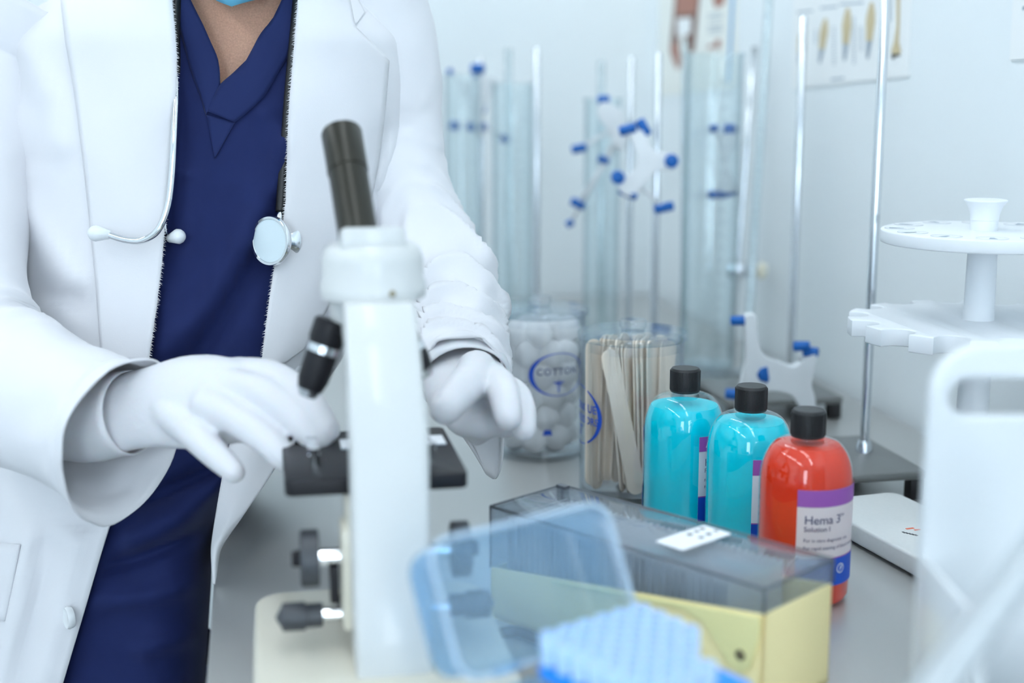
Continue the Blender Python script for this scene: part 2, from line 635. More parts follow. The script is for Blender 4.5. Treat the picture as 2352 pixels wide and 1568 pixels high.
bm = prism(rrect(0.168, 0.20, 0.022, 6, 0, -0.053), 0.0, 0.035, 0.004, 3)
for v in bm.verts:
    if v.co.z < 0.01:
        v.co.x *= 1.03
        v.co.y = (v.co.y + 0.053) * 1.03 - 0.053
base_m = bmobj('base', bm, M['cream_base'], mic, sharp=50)
lobj('lamp_collar', [(0, 0.035), (0.026, 0.035), (0.026, 0.043), (0.021, 0.046), (0, 0.046)], M['black_paint'], base_m, center=(0, 0.0, 0))
arm_poly = [(-0.118, 0.033), (-0.118, 0.085), (-0.113, 0.090), (-0.113, 0.193), (-0.058, 0.266), (-0.005, 0.266),
            (-0.012, 0.250), (-0.05, 0.228), (-0.078, 0.195), (-0.080, 0.033)]
# upper arm tapers towards the head
bm = prism([(p[0], p[1]) for p in arm_poly], -0.0245, 0.0245, 0.004, 3)
xform(bm, Matrix(((0, 0, 1, 0), (1, 0, 0, 0), (0, 1, 0, 0), (0, 0, 0, 1))))
for v in bm.verts:
    k = max(0.0, min(1.0, (v.co.z - 0.19) / 0.09))
    v.co.x = v.co.x * (1 - 0.05 * k) + 0.004
arm = bmobj('arm', bm, M['cream'], mic, sharp=50)
head = lobj('head', [(0, 0.272), (0.0335, 0.272), (0.0358, 0.2735), (0.0362, 0.277), (0.0362, 0.283), (0.0345, 0.2855), (0.0345, 0.299),
                     (0.0325, 0.306), (0.028, 0.3095), (0.018, 0.311), (0, 0.311)], M['cream'], mic, 56, 50, center=(0.003, -0.012, -0.009))
bm = box((-0.0200, -0.034, 0.295), (0.0250, 0.014, 0.3135), 0.003, 2)
for v in bm.verts:
    if v.co.z > 0.306:
        v.co.z += (v.co.y + 0.034) * -0.12
        v.co.x *= 0.93
bmobj('prism_housing', bm, M['cream'], head, sharp=50)
v, f = tube([(0.013, -0.0465, 0.2705), (0.013, -0.0480, 0.2705)], 0.0022, 12)
obj('set_screw', v, f, M['brass'], head)
e_dir = np.array([-0.075, 0.62, 0.781])
e0p = np.array([-0.005, -0.010, 0.298])


def along(p, d, t):
    return p + d * t


v, f = tube([along(e0p, e_dir, t) for t in (0.0, 0.03, 0.061)], 0.0137, 40)
ey = obj('eyepiece_tube', v, f, M['olive_black'], mic, sharp=40)
v, f = tube([along(e0p, e_dir, t) for t in (0.061, 0.0615, 0.070, 0.0945, 0.0965, 0.097)], [0.0135, 0.0144, 0.0144, 0.0146, 0.0138, 0.0125], 40)
eyp = obj('eyepiece', v, f, M['olive_black'], mic, sharp=40)
v, f = tube([along(e0p, e_dir, t) for t in (0.0965, 0.0972)], 0.009, 28)
obj('lens', v, f, M['black_paint'], eyp)
lobj('nosepiece', [(0, 0.243), (0.022, 0.243), (0.026, 0.247), (0.026, 0.260), (0.024, 0.264), (0, 0.264)], M['cream'], mic, center=(0, 0.0, 0))
lobj('turret', [(0, 0.232), (0.020, 0.234), (0.027, 0.240), (0.027, 0.244), (0, 0.244)], M['black_paint'], mic, center=(-0.004, 0.004, 0))


def objective(p0, d, length, k):
    d = np.array(d, float)
    d /= np.linalg.norm(d)
    prof = [(0, 0.0), (0.0105, 0.0), (0.0125, 0.002), (0.0125, 0.014), (0.0112, 0.018)]
    v, f = tube([p0 + d * t for _, t in prof[1:]], [r for r, _ in prof[1:]], 28)
    o = obj('objective', v, f, M['black_paint'], mic, sharp=40)
    v, f = tube([p0 + d * t for t in (0.018, 0.0182, 0.0235, 0.024)], [0.0108, 0.0115, 0.0115, 0.0108], 28)
    obj('ring', v, f, M['rod'], o, sharp=40)
    L = length
    v, f = tube([p0 + d * t for t in (0.024, 0.0245, L - 0.012, L - 0.004, L)], [0.0105, 0.0112, 0.0108, 0.0085, 0.0055], 28)
    obj('barrel', v, f, M['black_paint'], o, sharp=40)
    v, f = tube([p0 + d * t for t in (L - 0.0045, L + 0.0008)], [0.0088, 0.006], 20)
    obj('tip_ring', v, f, M['rod'], o, sharp=40)


objective(np.array([-0.024, -0.004, 0.247]), (-0.33, -0.05, -0.9), 0.055, 0)
objective(np.array([0.006, 0.018, 0.240]), (0.05, 0.10, -1), 0.066, 1)
objective(np.array([0.018, -0.002, 0.242]), (0.45, -0.1, -0.8), 0.042, 2)
# stage
stage = bmobj('stage', prism(rrect(0.122, 0.130, 0.006, 4, 0, 0.005), 0.139, 0.150, 0.0012), M['black_paint'], mic, sharp=40)
bmobj('bracket', box((-0.022, -0.082, 0.112), (0.022, -0.03, 0.139), 0.003), M['cream_base'], mic)
lobj('condenser', [(0, 0.098), (0.017, 0.098), (0.020, 0.103), (0.020, 0.128), (0.024, 0.132), (0.024, 0.1385), (0, 0.1385)], M['black_paint'], mic)
for sx in (-1, 1):
    v, f = tube([(sx * 0.040, -0.022, 0.150), (sx * 0.040, -0.022, 0.158), (sx * 0.040, -0.022, 0.162)], [0.0032, 0.0032, 0.0045], 14)
    cl = obj('slide_clip', v, f, M['chrome'], mic, sharp=40)
    bmobj('clip_spring', box((sx * 0.040 - 0.004, -0.022, 0.1565), (sx * 0.040 + 0.004, 0.030, 0.1575), 0.0003), M['chrome'], cl)
# focus knobs and rack
bmobj('rack_post', box((-0.0335, -0.072, 0.068), (-0.0275, -0.058, 0.094), 0.001), M['black_paint'], mic)
bmobj('focus_block', box((-0.026, -0.082, 0.052), (0.026, -0.048, 0.122), 0.003), M['cream_base'], mic)
for sx in (-1, 1):
    v, f = tube([(sx * x + 0.004, -0.066, 0.099) for x in (0.020, 0.0445)], 0.0055, 24)
    obj('axle', v, f, M['chrome'], mic, sharp=40)
    v, f = tube([(sx * x + 0.004, -0.066, 0.099) for x in (0.044, 0.0445, 0.0555, 0.0565)], [0.016, 0.0185, 0.0185, 0.0165], 32,
                rfun=lambda i, a: 1 + 0.02 * math.cos(16 * a))
    kn = obj('focus_knob', v, f, M['grey_knob'], mic, sharp=40)
    v, f = tube([(sx * x + 0.004, -0.066, 0.099) for x in (0.056, 0.062)], [0.006, 0.005], 20)
    obj('knob_cap', v, f, M['black_paint'], kn)
    v, f = tube([(sx * x + 0.004, -0.066, 0.059) for x in (0.020, 0.0435)], 0.0048, 24)
    obj('axle', v, f, M['chrome'], mic, sharp=40)
    v, f = tube([(sx * x + 0.004, -0.066, 0.059) for x in (0.0425, 0.043, 0.054, 0.0542, 0.069, 0.070, 0.0735)], [0.0075, 0.008, 0.008, 0.0095, 0.0095, 0.007, 0.001], 32)
    obj('fine_focus_knob', v, f, M['grey_knob'], mic, sharp=40)
# the glass slide on the stage
sl = thing('specimen_slide', 'glass specimen slide with white end label lying on the microscope stage', 'slide',
           MO + np.array([0.0, 0.0, 0.150]) + np.array([0.013, 0.030, 0]), math.radians(10.5))
bmobj('glass_plate', box((-0.038, -0.013, 0.0), (0.038, 0.013, 0.001), 0.0002), M['slide'], sl)
bmobj('end_label', box((-0.0378, -0.0125, 0.001), (-0.020, 0.0125, 0.0013)), M['white_print'], sl, smooth=False)
bmobj('end_label', box((0.022, -0.0125, 0.001), (0.0378, 0.0125, 0.0013)), M['white_print'], sl, smooth=False)

# microscope power cord on the bench
cp = [(1040, 1585), (1062, 1520), (1105, 1482), (1180, 1462), (1245, 1484), (1300, 1512), (1400, 1570), (1480, 1640), (1540, 1720)]
pts = catmull([bz(*p) + np.array([0, 0, 0.0042]) for p in cp], 50)
v, f = tube(pts, 0.0042, 12)
tag(obj('power_cord', v, f, M['black_rubber'], None), 'black cable curving over the bench beside the microscope base', 'cable')

# ------------------------------------------------------------------ jars
def make_jar(name, label, cx, cy, r=0.0525, h=0.158):
    j = thing(name, label, 'jar', (cx, cy, BENCH_Z), -math.atan2(cx, cy))
    lobj('body', [(0, 0), (r - 0.002, 0), (r, 0.002), (r, h), (r - 0.0022, h), (r - 0.0022, 0.006), (r - 0.006, 0.004), (0, 0.004)], M['jar'], j, 72, 40)
    lid = lobj('lid', [(0, h + 0.0005), (r + 0.0026, h + 0.0005), (r + 0.0032, h + 0.0015), (r + 0.0032, h + 0.0065), (r + 0.0022, h + 0.0078), (0, h + 0.0078)], M['jar'], j, 72, 40)
    lobj('lid_rim', [(r - 0.003, h - 0.010), (r - 0.0024, h - 0.010), (r - 0.0024, h + 0.0005), (r - 0.003, h + 0.0005), (r - 0.003, h - 0.010)], M['jar'], lid, 72, 40)
    lobj('knob', [(0, h + 0.0078), (0.0118, h + 0.0078), (0.0118, h + 0.011), (0.0135, h + 0.0125), (0.0135, h + 0.0185), (0.0122, h + 0.020), (0, h + 0.020)], M['jar'], lid, 40, 40)
    return j


def jar_map(r, a0, z0):
    def f(x, y):
        a = a0 + x / r
        return (r * math.sin(a), -r * math.cos(a), z0 + y)
    return f


def oval_print(j, r, a0, z0, w, h, mirror=1):
    """a crescent-thick oval line printed on the glass"""
    fm = jar_map(r + 0.0003, a0, z0)
    vs, fs = [], []
    n = 72
    for k in range(n + 1):
        a = 2 * PI * k / n
        th = 0.0012 + 0.0042 * max(0, -mirror * math.cos(a)) ** 2
        c, s = math.cos(a), math.sin(a)
        vs.append(fm(c * w / 2, s * h / 2))
        vs.append(fm(c * (w / 2 - th), s * (h / 2 - th * 0.7)))
    for k in range(n):
        fs.append((2 * k, 2 * k + 1, 2 * k + 3, 2 * k + 2))
    obj('printed_oval', vs, fs, M['blue_print'], j, smooth=False)


def caduceus(j, r, a0, z0, s):
    fm = jar_map(r + 0.0003, a0, z0)
    parts = []

    def poly(pts):
        parts.append(([fm(x * s, y * s) for x, y in pts], [tuple(range(len(pts)))]))
    poly([(-0.06, 0.45), (0.06, 0.45), (0.02, -1.5), (-0.02, -1.5)])
    for q in (-1, 1):
        poly([(0, 0.28), (q * 0.35, 0.36), (q * 0.95, 0.30), (q * 0.55, 0.10), (0, 0.02)])
        poly([(q * 0.06, 0.0), (q * 0.42, -0.05), (q * 0.36, -0.22), (q * 0.06, -0.32), (q * 0.04, -0.2), (q * 0.24, -0.15), (q * 0.22, -0.08)])
        poly([(q * 0.05, -0.42), (q * 0.30, -0.48), (q * 0.24, -0.66), (q * 0.05, -0.76), (q * 0.04, -0.66), (q * 0.16, -0.58)])
        poly([(q * 0.03, -0.84), (q * 0.18, -0.90), (q * 0.14, -1.06), (q * 0.03, -1.16)])
    parts.append(([fm(0.10 * s * math.cos(a), 0.5 * s + 0.10 * s * math.sin(a)) for a in np.linspace(0, 2 * PI, 13)[:-1]], [tuple(range(12))]))
    v, f = merge(parts)
    obj('printed_emblem', v, f, M['blue_print'], j, smooth=False)


cj = bz(1240, 1063)
CJ = (float(cj[0]), float(cj[1]) + 0.0525)
jar_c = make_jar('cotton_jar', 'clear lidded jar printed COTTON and filled with white cotton balls', *CJ)
RJ = 0.0525
a_ov = math.asin(43 / 105.0)
oval_print(jar_c, RJ, a_ov, 0.0985, 0.068, 0.048)
lettering('COTTON', 0.0105, lambda x, y: jar_map(RJ + 0.0003, a_ov - 0.015, 0.0985)(x, y), M['navy_print'], jar_c, align='CENTER', space=1.15, bold=0.018)
caduceus(jar_c, RJ, a_ov, 0.088, 0.0075)
fm = jar_map(RJ + 0.0003, 0.18, 0.034)
obj('printed_mark', [fm(-0.0055, -0.003), fm(0.0055, -0.003), fm(0.0035, 0.003), fm(-0.0035, 0.003)], [(0, 1, 2, 3)], M['blue_print'], jar_c, smooth=False)

tj = bz(1449, 1160)
TJ = (float(tj[0]) + 0.004, float(tj[1]) + 0.0525)
jar_t = make_jar('tongue_depressor_jar', 'clear lidded jar holding wooden tongue depressors with blue oval print', *TJ)
a_tv = -1.28
oval_print(jar_t, RJ, a_tv, 0.083, 0.074, 0.060, mirror=-1)
lettering('TONGUE', 0.0115, jar_map(RJ + 0.0003, a_tv + 0.1, 0.088), M['blue_print'], jar_t, align='CENTER', space=1.05, bold=0.018)
lettering('DEPRESSORS', 0.0105, jar_map(RJ + 0.0003, a_tv + 0.03, 0.076), M['blue_print'], jar_t, align='CENTER', space=1.05, bold=0.018)
caduceus(jar_t, RJ, a_tv, 0.070, 0.0065)

# cotton balls, each a loose lumpy ball
ball_meshes = []
for k in range(5):
    bm = bmesh.new()
    bmesh.ops.create_icosphere(bm, subdivisions=3, radius=1.0)
    off = Vector((k * 7.1, k * 3.3, k * 5.7))
    for v in bm.verts:
        n = mnoise.noise(v.co * 1.3 + off) * 0.16 + mnoise.noise(v.co * 3.5 + off) * 0.06
        v.co *= 1 + n
    me = bpy.data.meshes.new('cotton_ball')
    bm.to_mesh(me)
    bm.free()
    me.materials.append(M['cotton'])
    me.polygons.foreach_set('use_smooth', [True] * len(me.polygons))
    ball_meshes.append(me)
rb = 0.0165
layer = 0
z = 0.006 + rb
while z < 0.140:
    ring_spec = [(0.0298, 7), (0.003, 1)]
    for rr, cnt in ring_spec:
        for k in range(cnt):
            a = 2 * PI * k / cnt + layer * 0.39 + random.uniform(-0.06, 0.06)
            if z > 0.125 and random.random() < 0.25:
                continue
            o = bpy.data.objects.new('cotton_ball', random.choice(ball_meshes))
            COL.objects.link(o)
            o.location = (CJ[0] + rr * math.cos(a), CJ[1] + rr * math.sin(a), BENCH_Z + z + random.uniform(-0.001, 0.001))
            s = rb * random.uniform(0.88, 0.96)
            o.scale = (s, s, s)
            o.rotation_euler = [random.uniform(0, 6.28) for _ in range(3)]
            tag(o, 'fluffy white cotton ball inside the clear jar printed COTTON', 'cotton ball', 'cotton balls in the jar')
    layer += 1
    z += rb * 1.42

# wooden tongue depressors
def depressor_mesh():
    L, w, t = 0.150, 0.0175, 0.0017
    pts = []
    for k in range(9):
        a = PI * k / 8
        pts.append((w / 2 * math.cos(a), L - w / 2 + w / 2 * math.sin(a)))
    for k in range(9):
        a = PI + PI * k / 8
        pts.append((w / 2 * math.cos(a), w / 2 + w / 2 * math.sin(a)))
    bm = prism(pts, -t / 2, t / 2, 0.0003, 1)
    xform(bm, Matrix.Rotation(PI / 2, 4, 'X'))       # long axis up, flat side facing the camera
    me = bpy.data.meshes.new('tongue_depressor')
    bmesh.ops.recalc_face_normals(bm, faces=bm.faces)
    bm.to_mesh(me)
    bm.free()
    me.materials.append(M['wood'])
    return me


dep = depressor_mesh()
# foot (x, y) and head (x, y) inside the jar, turn about its own axis
DEP = [(0.0035, -0.0415, -0.0275, -0.0405, 0.10, 'front')]
for k in range(7):
    x = -0.040 + k * 0.0042
    DEP.append((x, -0.022 + 0.002 * k, x - 0.002 + 0.0016 * k, -0.020 + 0.002 * k, 0.45 + 0.35 * (k % 3), 'left'))
for k in range(10):
    x = -0.010 + k * 0.0030
    DEP.append((x, -0.033 + 0.0015 * (k % 3), -0.024 + k * 0.0042, -0.0335 + 0.0012 * k, 1.15 + 0.06 * (k % 4), 'middle'))
for k in range(8):
    x = -0.004 + k * 0.0045
    DEP.append((x, -0.006 - 0.001 * k, -0.010 + k * 0.0058, 0.000 + 0.002 * (k % 2), 0.85 + 0.1 * (k % 3), 'inner'))
for k, (xx, yy) in enumerate(((0.000, 0.012), (0.013, 0.016), (0.022, 0.006), (0.030, 0.010), (0.036, 0.001), (-0.012, 0.010), (-0.025, 0.004), (0.018, 0.028), (0.004, 0.030), (-0.010, 0.028))):
    DEP.append((xx * 0.7, yy * 0.8, xx, yy, 0.25 - 0.12 * (k % 4), 'rear'))
DL = {'front': 'broad birch tongue depressor leaning flat at the front of its jar',
      'left': 'birch tongue depressor standing edge-on at the left of the jar',
      'middle': 'birch tongue depressor seen edge-on in the slanting middle bunch',
      'inner': 'birch tongue depressor in the middle of the jar behind the slanting bunch',
      'rear': 'birch tongue depressor with its rounded end showing at the rear of the jar'}
for fx, fy, hx, hy, turn, where in DEP:
    o = bpy.data.objects.new('tongue_depressor', dep)
    COL.objects.link(o)
    if where != 'front':
        hx += random.uniform(-0.003, 0.003)
        hy += random.uniform(-0.002, 0.002)
    p0 = Vector((TJ[0] + fx, TJ[1] + fy, BENCH_Z + 0.0060 + (random.uniform(0, 0.010) if where in ('left', 'middle', 'inner') else random.uniform(0, 0.004))))
    d = Vector((hx - fx, hy - fy, 0.0))
    zz = math.sqrt(max(0.150 ** 2 - d.length_squared, 0.01))
    d.z = zz
    q = Vector((0, 0, 1)).rotation_difference(d)
    o.rotation_mode = 'QUATERNION'
    from mathutils import Quaternion
    o.rotation_quaternion = q @ Quaternion((0, 0, 1), turn)
    o.location = p0
    tag(o, DL[where], 'tongue depressor', 'tongue depressors in the jar, ' + where)

# ------------------------------------------------------------------ stain bottles
BR, BH = 0.0369, 0.1545


def bottle_profile(r, inset=0.0):
    p = [(0.0, 0.001 + inset), (r * 0.86 - inset, 0.0 + inset), (r - 0.002 - inset, 0.002 + inset), (r - inset, 0.006 + inset), (r - inset, 0.096)]
    zc, hh = 0.096, 0.0345
    for k in range(1, 11):
        a = PI / 2 * k / 10
        rr = 0.0165 + (r - 0.0165) * math.cos(a) ** 0.85
        p.append((rr - inset, zc + hh * math.sin(a) - inset * math.sin(a)))
    return p


def make_bottle(label, pos, liquid, fill, a_start, a_span, texts):
    b = thing('stain_bottle', label, 'bottle', (pos[0], pos[1], BENCH_Z), -math.atan2(pos[0], pos[1]), 'stain bottles')
    pr = bottle_profile(BR) + [(0.0125, 0.1312), (0.0125, 0.150), (0.0110, 0.150)]
    lobj('body', pr, M['bottle'], b, 72, 50)
    lp = [q for q in bottle_profile(BR, 0.0009) if q[1] <= fill]
    rl = lp[-1][0]
    lp += [(rl * 0.985, min(fill, lp[-1][1] + 0.0008)), (0.0, min(fill, lp[-1][1] + 0.0008))]
    lobj('liquid', lp, liquid, b, 72, 50)
    n = 60
    cap_r = 0.01345
    cap = lobj('cap', [(0, 0.1325), (cap_r - 0.0006, 0.1325), (cap_r, 0.1332), (cap_r, 0.1528), (cap_r - 0.0012, 0.1545), (0, 0.1545)], M['black_cap'], b, 64, 40)
    vs, fs = [], []
    for k in range(80):                                     # knurling
        a = 2 * PI * k / 80
        da = 2 * PI / 80 * 0.28
        q = len(vs)
        for aa, rr in ((a - da, cap_r - 0.0001), (a, cap_r + 0.0005), (a + da, cap_r - 0.0001)):
            for zz in (0.1345, 0.1522):
                vs.append((rr * math.sin(aa), -rr * math.cos(aa), zz))
        fs += [(q, q + 2, q + 3, q + 1), (q + 2, q + 4, q + 5, q + 3)]
    obj('knurling', vs, fs, M['black_cap'], cap, smooth=False)
    # paper label round the back, open on the left front
    z0, z1 = 0.020, 0.0985

    def band(name, za, zb, r, m, par, a0=a_start, a1=a_start + a_span, nn=48):
        vs, fs = lathe([(r, za), (r, zb)], nn, a0, a1)
        return obj(name, vs, fs, m, par)
    lab = band('label', z0, z1, BR + 0.0002, M['label_paper'], b)
    band('purple_band', z1 - 0.0135, z1, BR + 0.0004, M['purple_print'], lab)
    band('magenta_line', 0.0425, 0.0435, BR + 0.0004, M['purple_print'], lab)
    band('blue_band', z0, 0.0425, BR + 0.0004, M['cobalt_print'], lab)

    def fm(x, y):
        a = a_start + x / BR
        return ((BR + 0.0006) * math.sin(a), -(BR + 0.0006) * math.cos(a), y)
    for s, size, x, y, m, sh in texts:
        lettering(s, size, lambda px_, py_, x=x, y=y: fm(x + px_, y + py_), M[m], lab, shear=sh, space=0.98)
    # round mark on the blue band
    xc, yc = 0.0385, 0.0335
    vs, fs = [], []
    for k in range(25):
        a = 2 * PI * k / 24
        vs += [fm(xc + 0.0040 * math.cos(a), yc + 0.0040 * math.sin(a)), fm(xc + 0.0033 * math.cos(a), yc + 0.0033 * math.sin(a))]
    for k in range(24):
        fs.append((2 * k, 2 * k + 1, 2 * k + 3, 2 * k + 2))
    obj('round_mark', vs, fs, M['white_print'], lab, smooth=False)
    lettering('F', 0.0055, lambda px_, py_: fm(xc + px_ - 0.0014, yc + py_ - 0.0019), M['white_print'], lab, shear=0.3, bold=0.02)
    return b


def ltexts(second):
    return [('Fisher', 0.0095, 0.0056, 0.0885, 'white_print', 0.35),
            ('Hema 3', 0.0098, 0.0056, 0.0715, 'navy_print', 0), ('TM', 0.0035, 0.0351, 0.0760, 'navy_print', 0),
            (second, 0.0056, 0.0056, 0.0655, 'navy_print', 0),
            ('For in vitro diagnostic use.', 0.0038, 0.0056, 0.0570, 'navy_print', 0),
            ('For rapid staining of blood smears.', 0.0038, 0.0056, 0.0508, 'navy_print', 0)]


RED, BL2, BL1 = (0.235, 1.041), (0.2052, 1.130), (0.1580, 1.205)
make_bottle('red stain bottle with black cap, label reading Hema 3 Solution I', RED, M['red'], 0.127, math.radians(-9), math.radians(250),
            [t for t in ltexts('Solution I')][1:])
make_bottle('cyan stain bottle with black cap, between the red bottle and the other cyan one', BL2, M['cyan'], 0.1255, math.radians(5), math.radians(252), ltexts('Fixative'))
make_bottle('cyan stain bottle with black cap, nearest the jar of wooden sticks', BL1, M['cyan'], 0.1215, math.radians(22), math.radians(256), ltexts('Fixative'))

# ------------------------------------------------------------------ slide box
A_, B_, C_, D_ = [np.array(q) for q in ((-0.015, 0.992), (0.038, 1.052), (0.216, 0.875), (0.165, 0.821))]
ctr = (A_ + B_ + C_ + D_) / 4
ang = math.atan2(*(C_ - B_)[::-1])
sb = thing('slide_box', 'pale yellow slide box with a smoked clear lid and white sticker', 'box', (ctr[0], ctr[1], BENCH_Z), ang)
LX, LY = 0.1255, 0.0405                      # half length, half width


def lidz(x):
    return 0.040 + 0.032 * (x + LX) / (2 * LX)     # the joint between base and lid rises to the right


# base: a five sided yellow tray
def wall_strip(name, x0, y0, x1, y1, t, za, zb, m, par):
    d = np.array([x1 - x0, y1 - y0])
    L = np.linalg.norm(d)
    n = np.array([-d[1], d[0]]) / L * t
    pts = [(x0, y0), (x1, y1), (x1 + n[0], y1 + n[1]), (x0 + n[0], y0 + n[1])]
    vs = [(p[0], p[1], za(p[0]) if callable(za) else za) for p in pts] + [(p[0], p[1], zb(p[0]) if callable(zb) else zb) for p in pts]
    fs = [(3, 2, 1, 0), (4, 5, 6, 7), (0, 1, 5, 4), (1, 2, 6, 5), (2, 3, 7, 6), (3, 0, 4, 7)]
    o = obj(name, vs, fs, m, par, smooth=False)
    bevel_mod(o, 0.0008)
    return o


bmobj('bottom', box((-LX, -LY, 0), (LX, LY, 0.004)), M['yellow'], sb, smooth=False)
wall_strip('side_wall', -LX, -LY, LX, -LY, 0.0028, 0.0, lidz, M['yellow'], sb)
wall_strip('side_wall', LX, LY, -LX, LY, 0.0028, 0.0, lidz, M['yellow'], sb)
wall_strip('end_wall', LX, -LY, LX, LY, 0.0028, 0.0, lidz, M['yellow'], sb)
wall_strip('end_wall', -LX, LY, -LX, -LY, 0.0028, 0.0, lidz, M['yellow'], sb)
# hinge lug: a raised tapering cheek with its pin
lug = [(0.1235, 0.0705), (0.1235, 0.060), (0.117, 0.034), (0.110, 0.028), (0.101, 0.031), (0.080, 0.054), (0.062, 0.059), (-0.06, 0.0445), (-0.06, 0.0475)]
bm = prism(lug, 0, 0.0025, 0.0006, 1)
xform(bm, Matrix(((1, 0, 0, 0), (0, 0, -1, -LY), (0, 1, 0, 0), (0, 0, 0, 1))))
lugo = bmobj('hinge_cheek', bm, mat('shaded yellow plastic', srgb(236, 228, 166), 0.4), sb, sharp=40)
v, f = tube([(0.110, -LY - 0.0036, 0.041), (0.110, -LY + 0.003, 0.041)], 0.0036, 18)
obj('hinge_pin', v, f, M['brass'], lugo, sharp=40)
# lid: four smoked walls and a top
TOP = 0.090
lid = bmobj('lid', box((-LX, -LY, TOP - 0.0022), (LX, LY, TOP), 0.0006), M['smoke'], sb)
jz = lambda x: lidz(x) + 0.0003
wall_strip('lid_wall', -LX, -LY, LX, -LY, 0.002, jz, TOP - 0.0022, M['smoke'], lid)
wall_strip('lid_wall', LX, LY, -LX, LY, 0.002, jz, TOP - 0.0022, M['smoke'], lid)
wall_strip('lid_wall', LX, -LY, LX, LY, 0.002, jz, TOP - 0.0022, M['smoke'], lid)
wall_strip('lid_wall', -LX, LY, -LX, -LY, 0.002, jz, TOP - 0.0022, M['smoke'], lid)
edge_m = mat('dark acrylic edge', (0.09, 0.10, 0.12, 1), 0.3)
for a, b in (((-LX, -LY), (LX, -LY)), ((LX, -LY), (LX, LY)), ((LX, LY), (-LX, LY)), ((-LX, LY), (-LX, -LY))):
    v, f = tube([(a[0], a[1], TOP - 0.0008), (b[0], b[1], TOP - 0.0008)], 0.0009, 8)
    obj('lid_edge', v, f, edge_m, lid)
for a in ((-LX, -LY), (LX, -LY), (LX, LY), (-LX, LY)):
    v, f = tube([(a[0], a[1], jz(a[0])), (a[0], a[1], TOP - 0.001)], 0.0009, 8)
    obj('lid_edge', v, f, edge_m, lid)
bmobj('catch', box((-LX + 0.004, LY - 0.012, TOP), (-LX + 0.014, LY - 0.006, TOP + 0.003), 0.0006), edge_m, lid)
inv = Matrix.Rotation(-ang, 4, 'Z') @ Matrix.Translation(-Vector((ctr[0], ctr[1], BENCH_Z)))
st = [inv @ V(onz(x, y, BENCH_Z + TOP)) for x, y in ((1512, 1247), (1577, 1268), (1674, 1224), (1606, 1205))]
sc = sum(st, Vector()) / 4
bm = prism(rrect((st[1] - st[0]).length, (st[3] - st[0]).length, 0.002, 4), 0.0, 0.0006)
xform(bm, Matrix.Translation((sc.x, sc.y, TOP + 0.0001)) @ Matrix.Rotation(math.atan2((st[1] - st[0]).y, (st[1] - st[0]).x), 4, 'Z'))
stk = bmobj('sticker', bm, M['white_print'], lid, smooth=False)
sa = math.atan2((st[1] - st[0]).y, (st[1] - st[0]).x)
for row, words in ((0.3, ((0.55, 0.15), (0.72, 0.10), (0.86, 0.12))), (0.68, ((0.56, 0.14), (0.74, 0.16), (0.92, 0.10)))):
    for v0, w in words:
        p = st[0].lerp(st[1], row).lerp(st[3].lerp(st[2], row), v0)
        bm = box((-0.0018, -w * 0.014, 0), (0.0018, w * 0.014, 0.0002))
        xform(bm, Matrix.Translation((p.x, p.y, TOP + 0.0008)) @ Matrix.Rotation(sa + 0.25, 4, 'Z'))
        bmobj('handwriting', bm, M['grey_knob'], stk, smooth=False)
# the slides standing in the box
sme_bm = box((-0.0006, -0.0335, 0.006), (0.0006, 0.0335, 0.0815))
sme = bpy.data.meshes.new('glass_slide')
sme_bm.to_mesh(sme)
sme_bm.free()
sme.materials.append(M['slide'])
lme = bpy.data.meshes.new('frosted_end')
b2 = box((-0.0008, -0.0335, 0.045), (0.0008, 0.0335, 0.0816))
b2.to_mesh(lme)
b2.free()
lme.materials.append(M['white_matte'])
rotm = Matrix.Rotation(ang, 4, 'Z')
for k in range(36):
    x = -LX + 0.012 + k * 0.0058
    p = Vector((ctr[0], ctr[1], BENCH_Z)) + rotm @ Vector((x, 0, 0))
    o = thing('glass_slide', 'frosted-end glass slide standing upright in the yellow slide box', 'slide', p, ang, 'slides filed in the yellow box')
    for nm, me in (('plate', sme), ('frosted_end', lme)):
        c = bpy.data.objects.new(nm, me)
        COL.objects.link(c)
        c.parent = o

# ------------------------------------------------------------------ pipette tip box with its lid open
TP1 = np.array([0.075, 0.739, 0])
tu, tv = np.array([0.8, 0.6, 0]), np.array([0.6, -0.8, 0])
TW, TD, TH = 0.124, 0.094, 0.092
tb = thing('pipette_tip_box', 'open pipette tip box with a frosted see-through lid tilted back', 'box',
           TP1 - tu * TW + tv * TD + np.array([0, 0, BENCH_Z]), math.atan2(0.6, 0.8))
# local x runs along the hinge, local y towards the hinge
bm = prism(rrect(TW, TD, 0.008, 5, TW / 2, TD / 2), 0.0, TH - 0.003, 0.003, 2)
bmobj('body', bm, M['frost'], tb)
RX0 = 0.042
bm = prism(rrect(TW - 0.004 - RX0, TD - 0.004, 0.006, 5, (TW + RX0) / 2, TD / 2), TH - 0.003, TH + 0.003, 0.001, 1)
deck = bmobj('deck', bm, M['tip_blue'], tb)
# lid: an open tray standing on its hinge edge, tilted back
LH = 0.074


def tray(w, d, h, t, m, name, par, r=0.012):
    """rounded tray, open below: top panel at z = h"""
    bm = bmesh.new()
    loops = []
    spec = [(w, d, r, 0.0), (w - 0.003, d - 0.003, r, h - 0.006), (w - 0.006, d - 0.006, r, h - 0.002), (w - 0.012, d - 0.012, r * 0.8, h)]
    for ww, dd, rr, zz in spec:
        loops.append([bm.verts.new((p[0], p[1], zz)) for p in rrect(ww, dd, rr, 6)])
    for a, b in zip(loops[:-1], loops[1:]):
        n = len(a)
        for k in range(n):
            bm.faces.new((a[k], a[(k + 1) % n], b[(k + 1) % n], b[k]))
    bm.faces.new(loops[-1])
    o = bmobj(name, bm, m, par)
    solidify(o, t, -1)
    return o


tl = tray(TW, LH, 0.036, 0.0016, M['frost'], 'lid', tb)
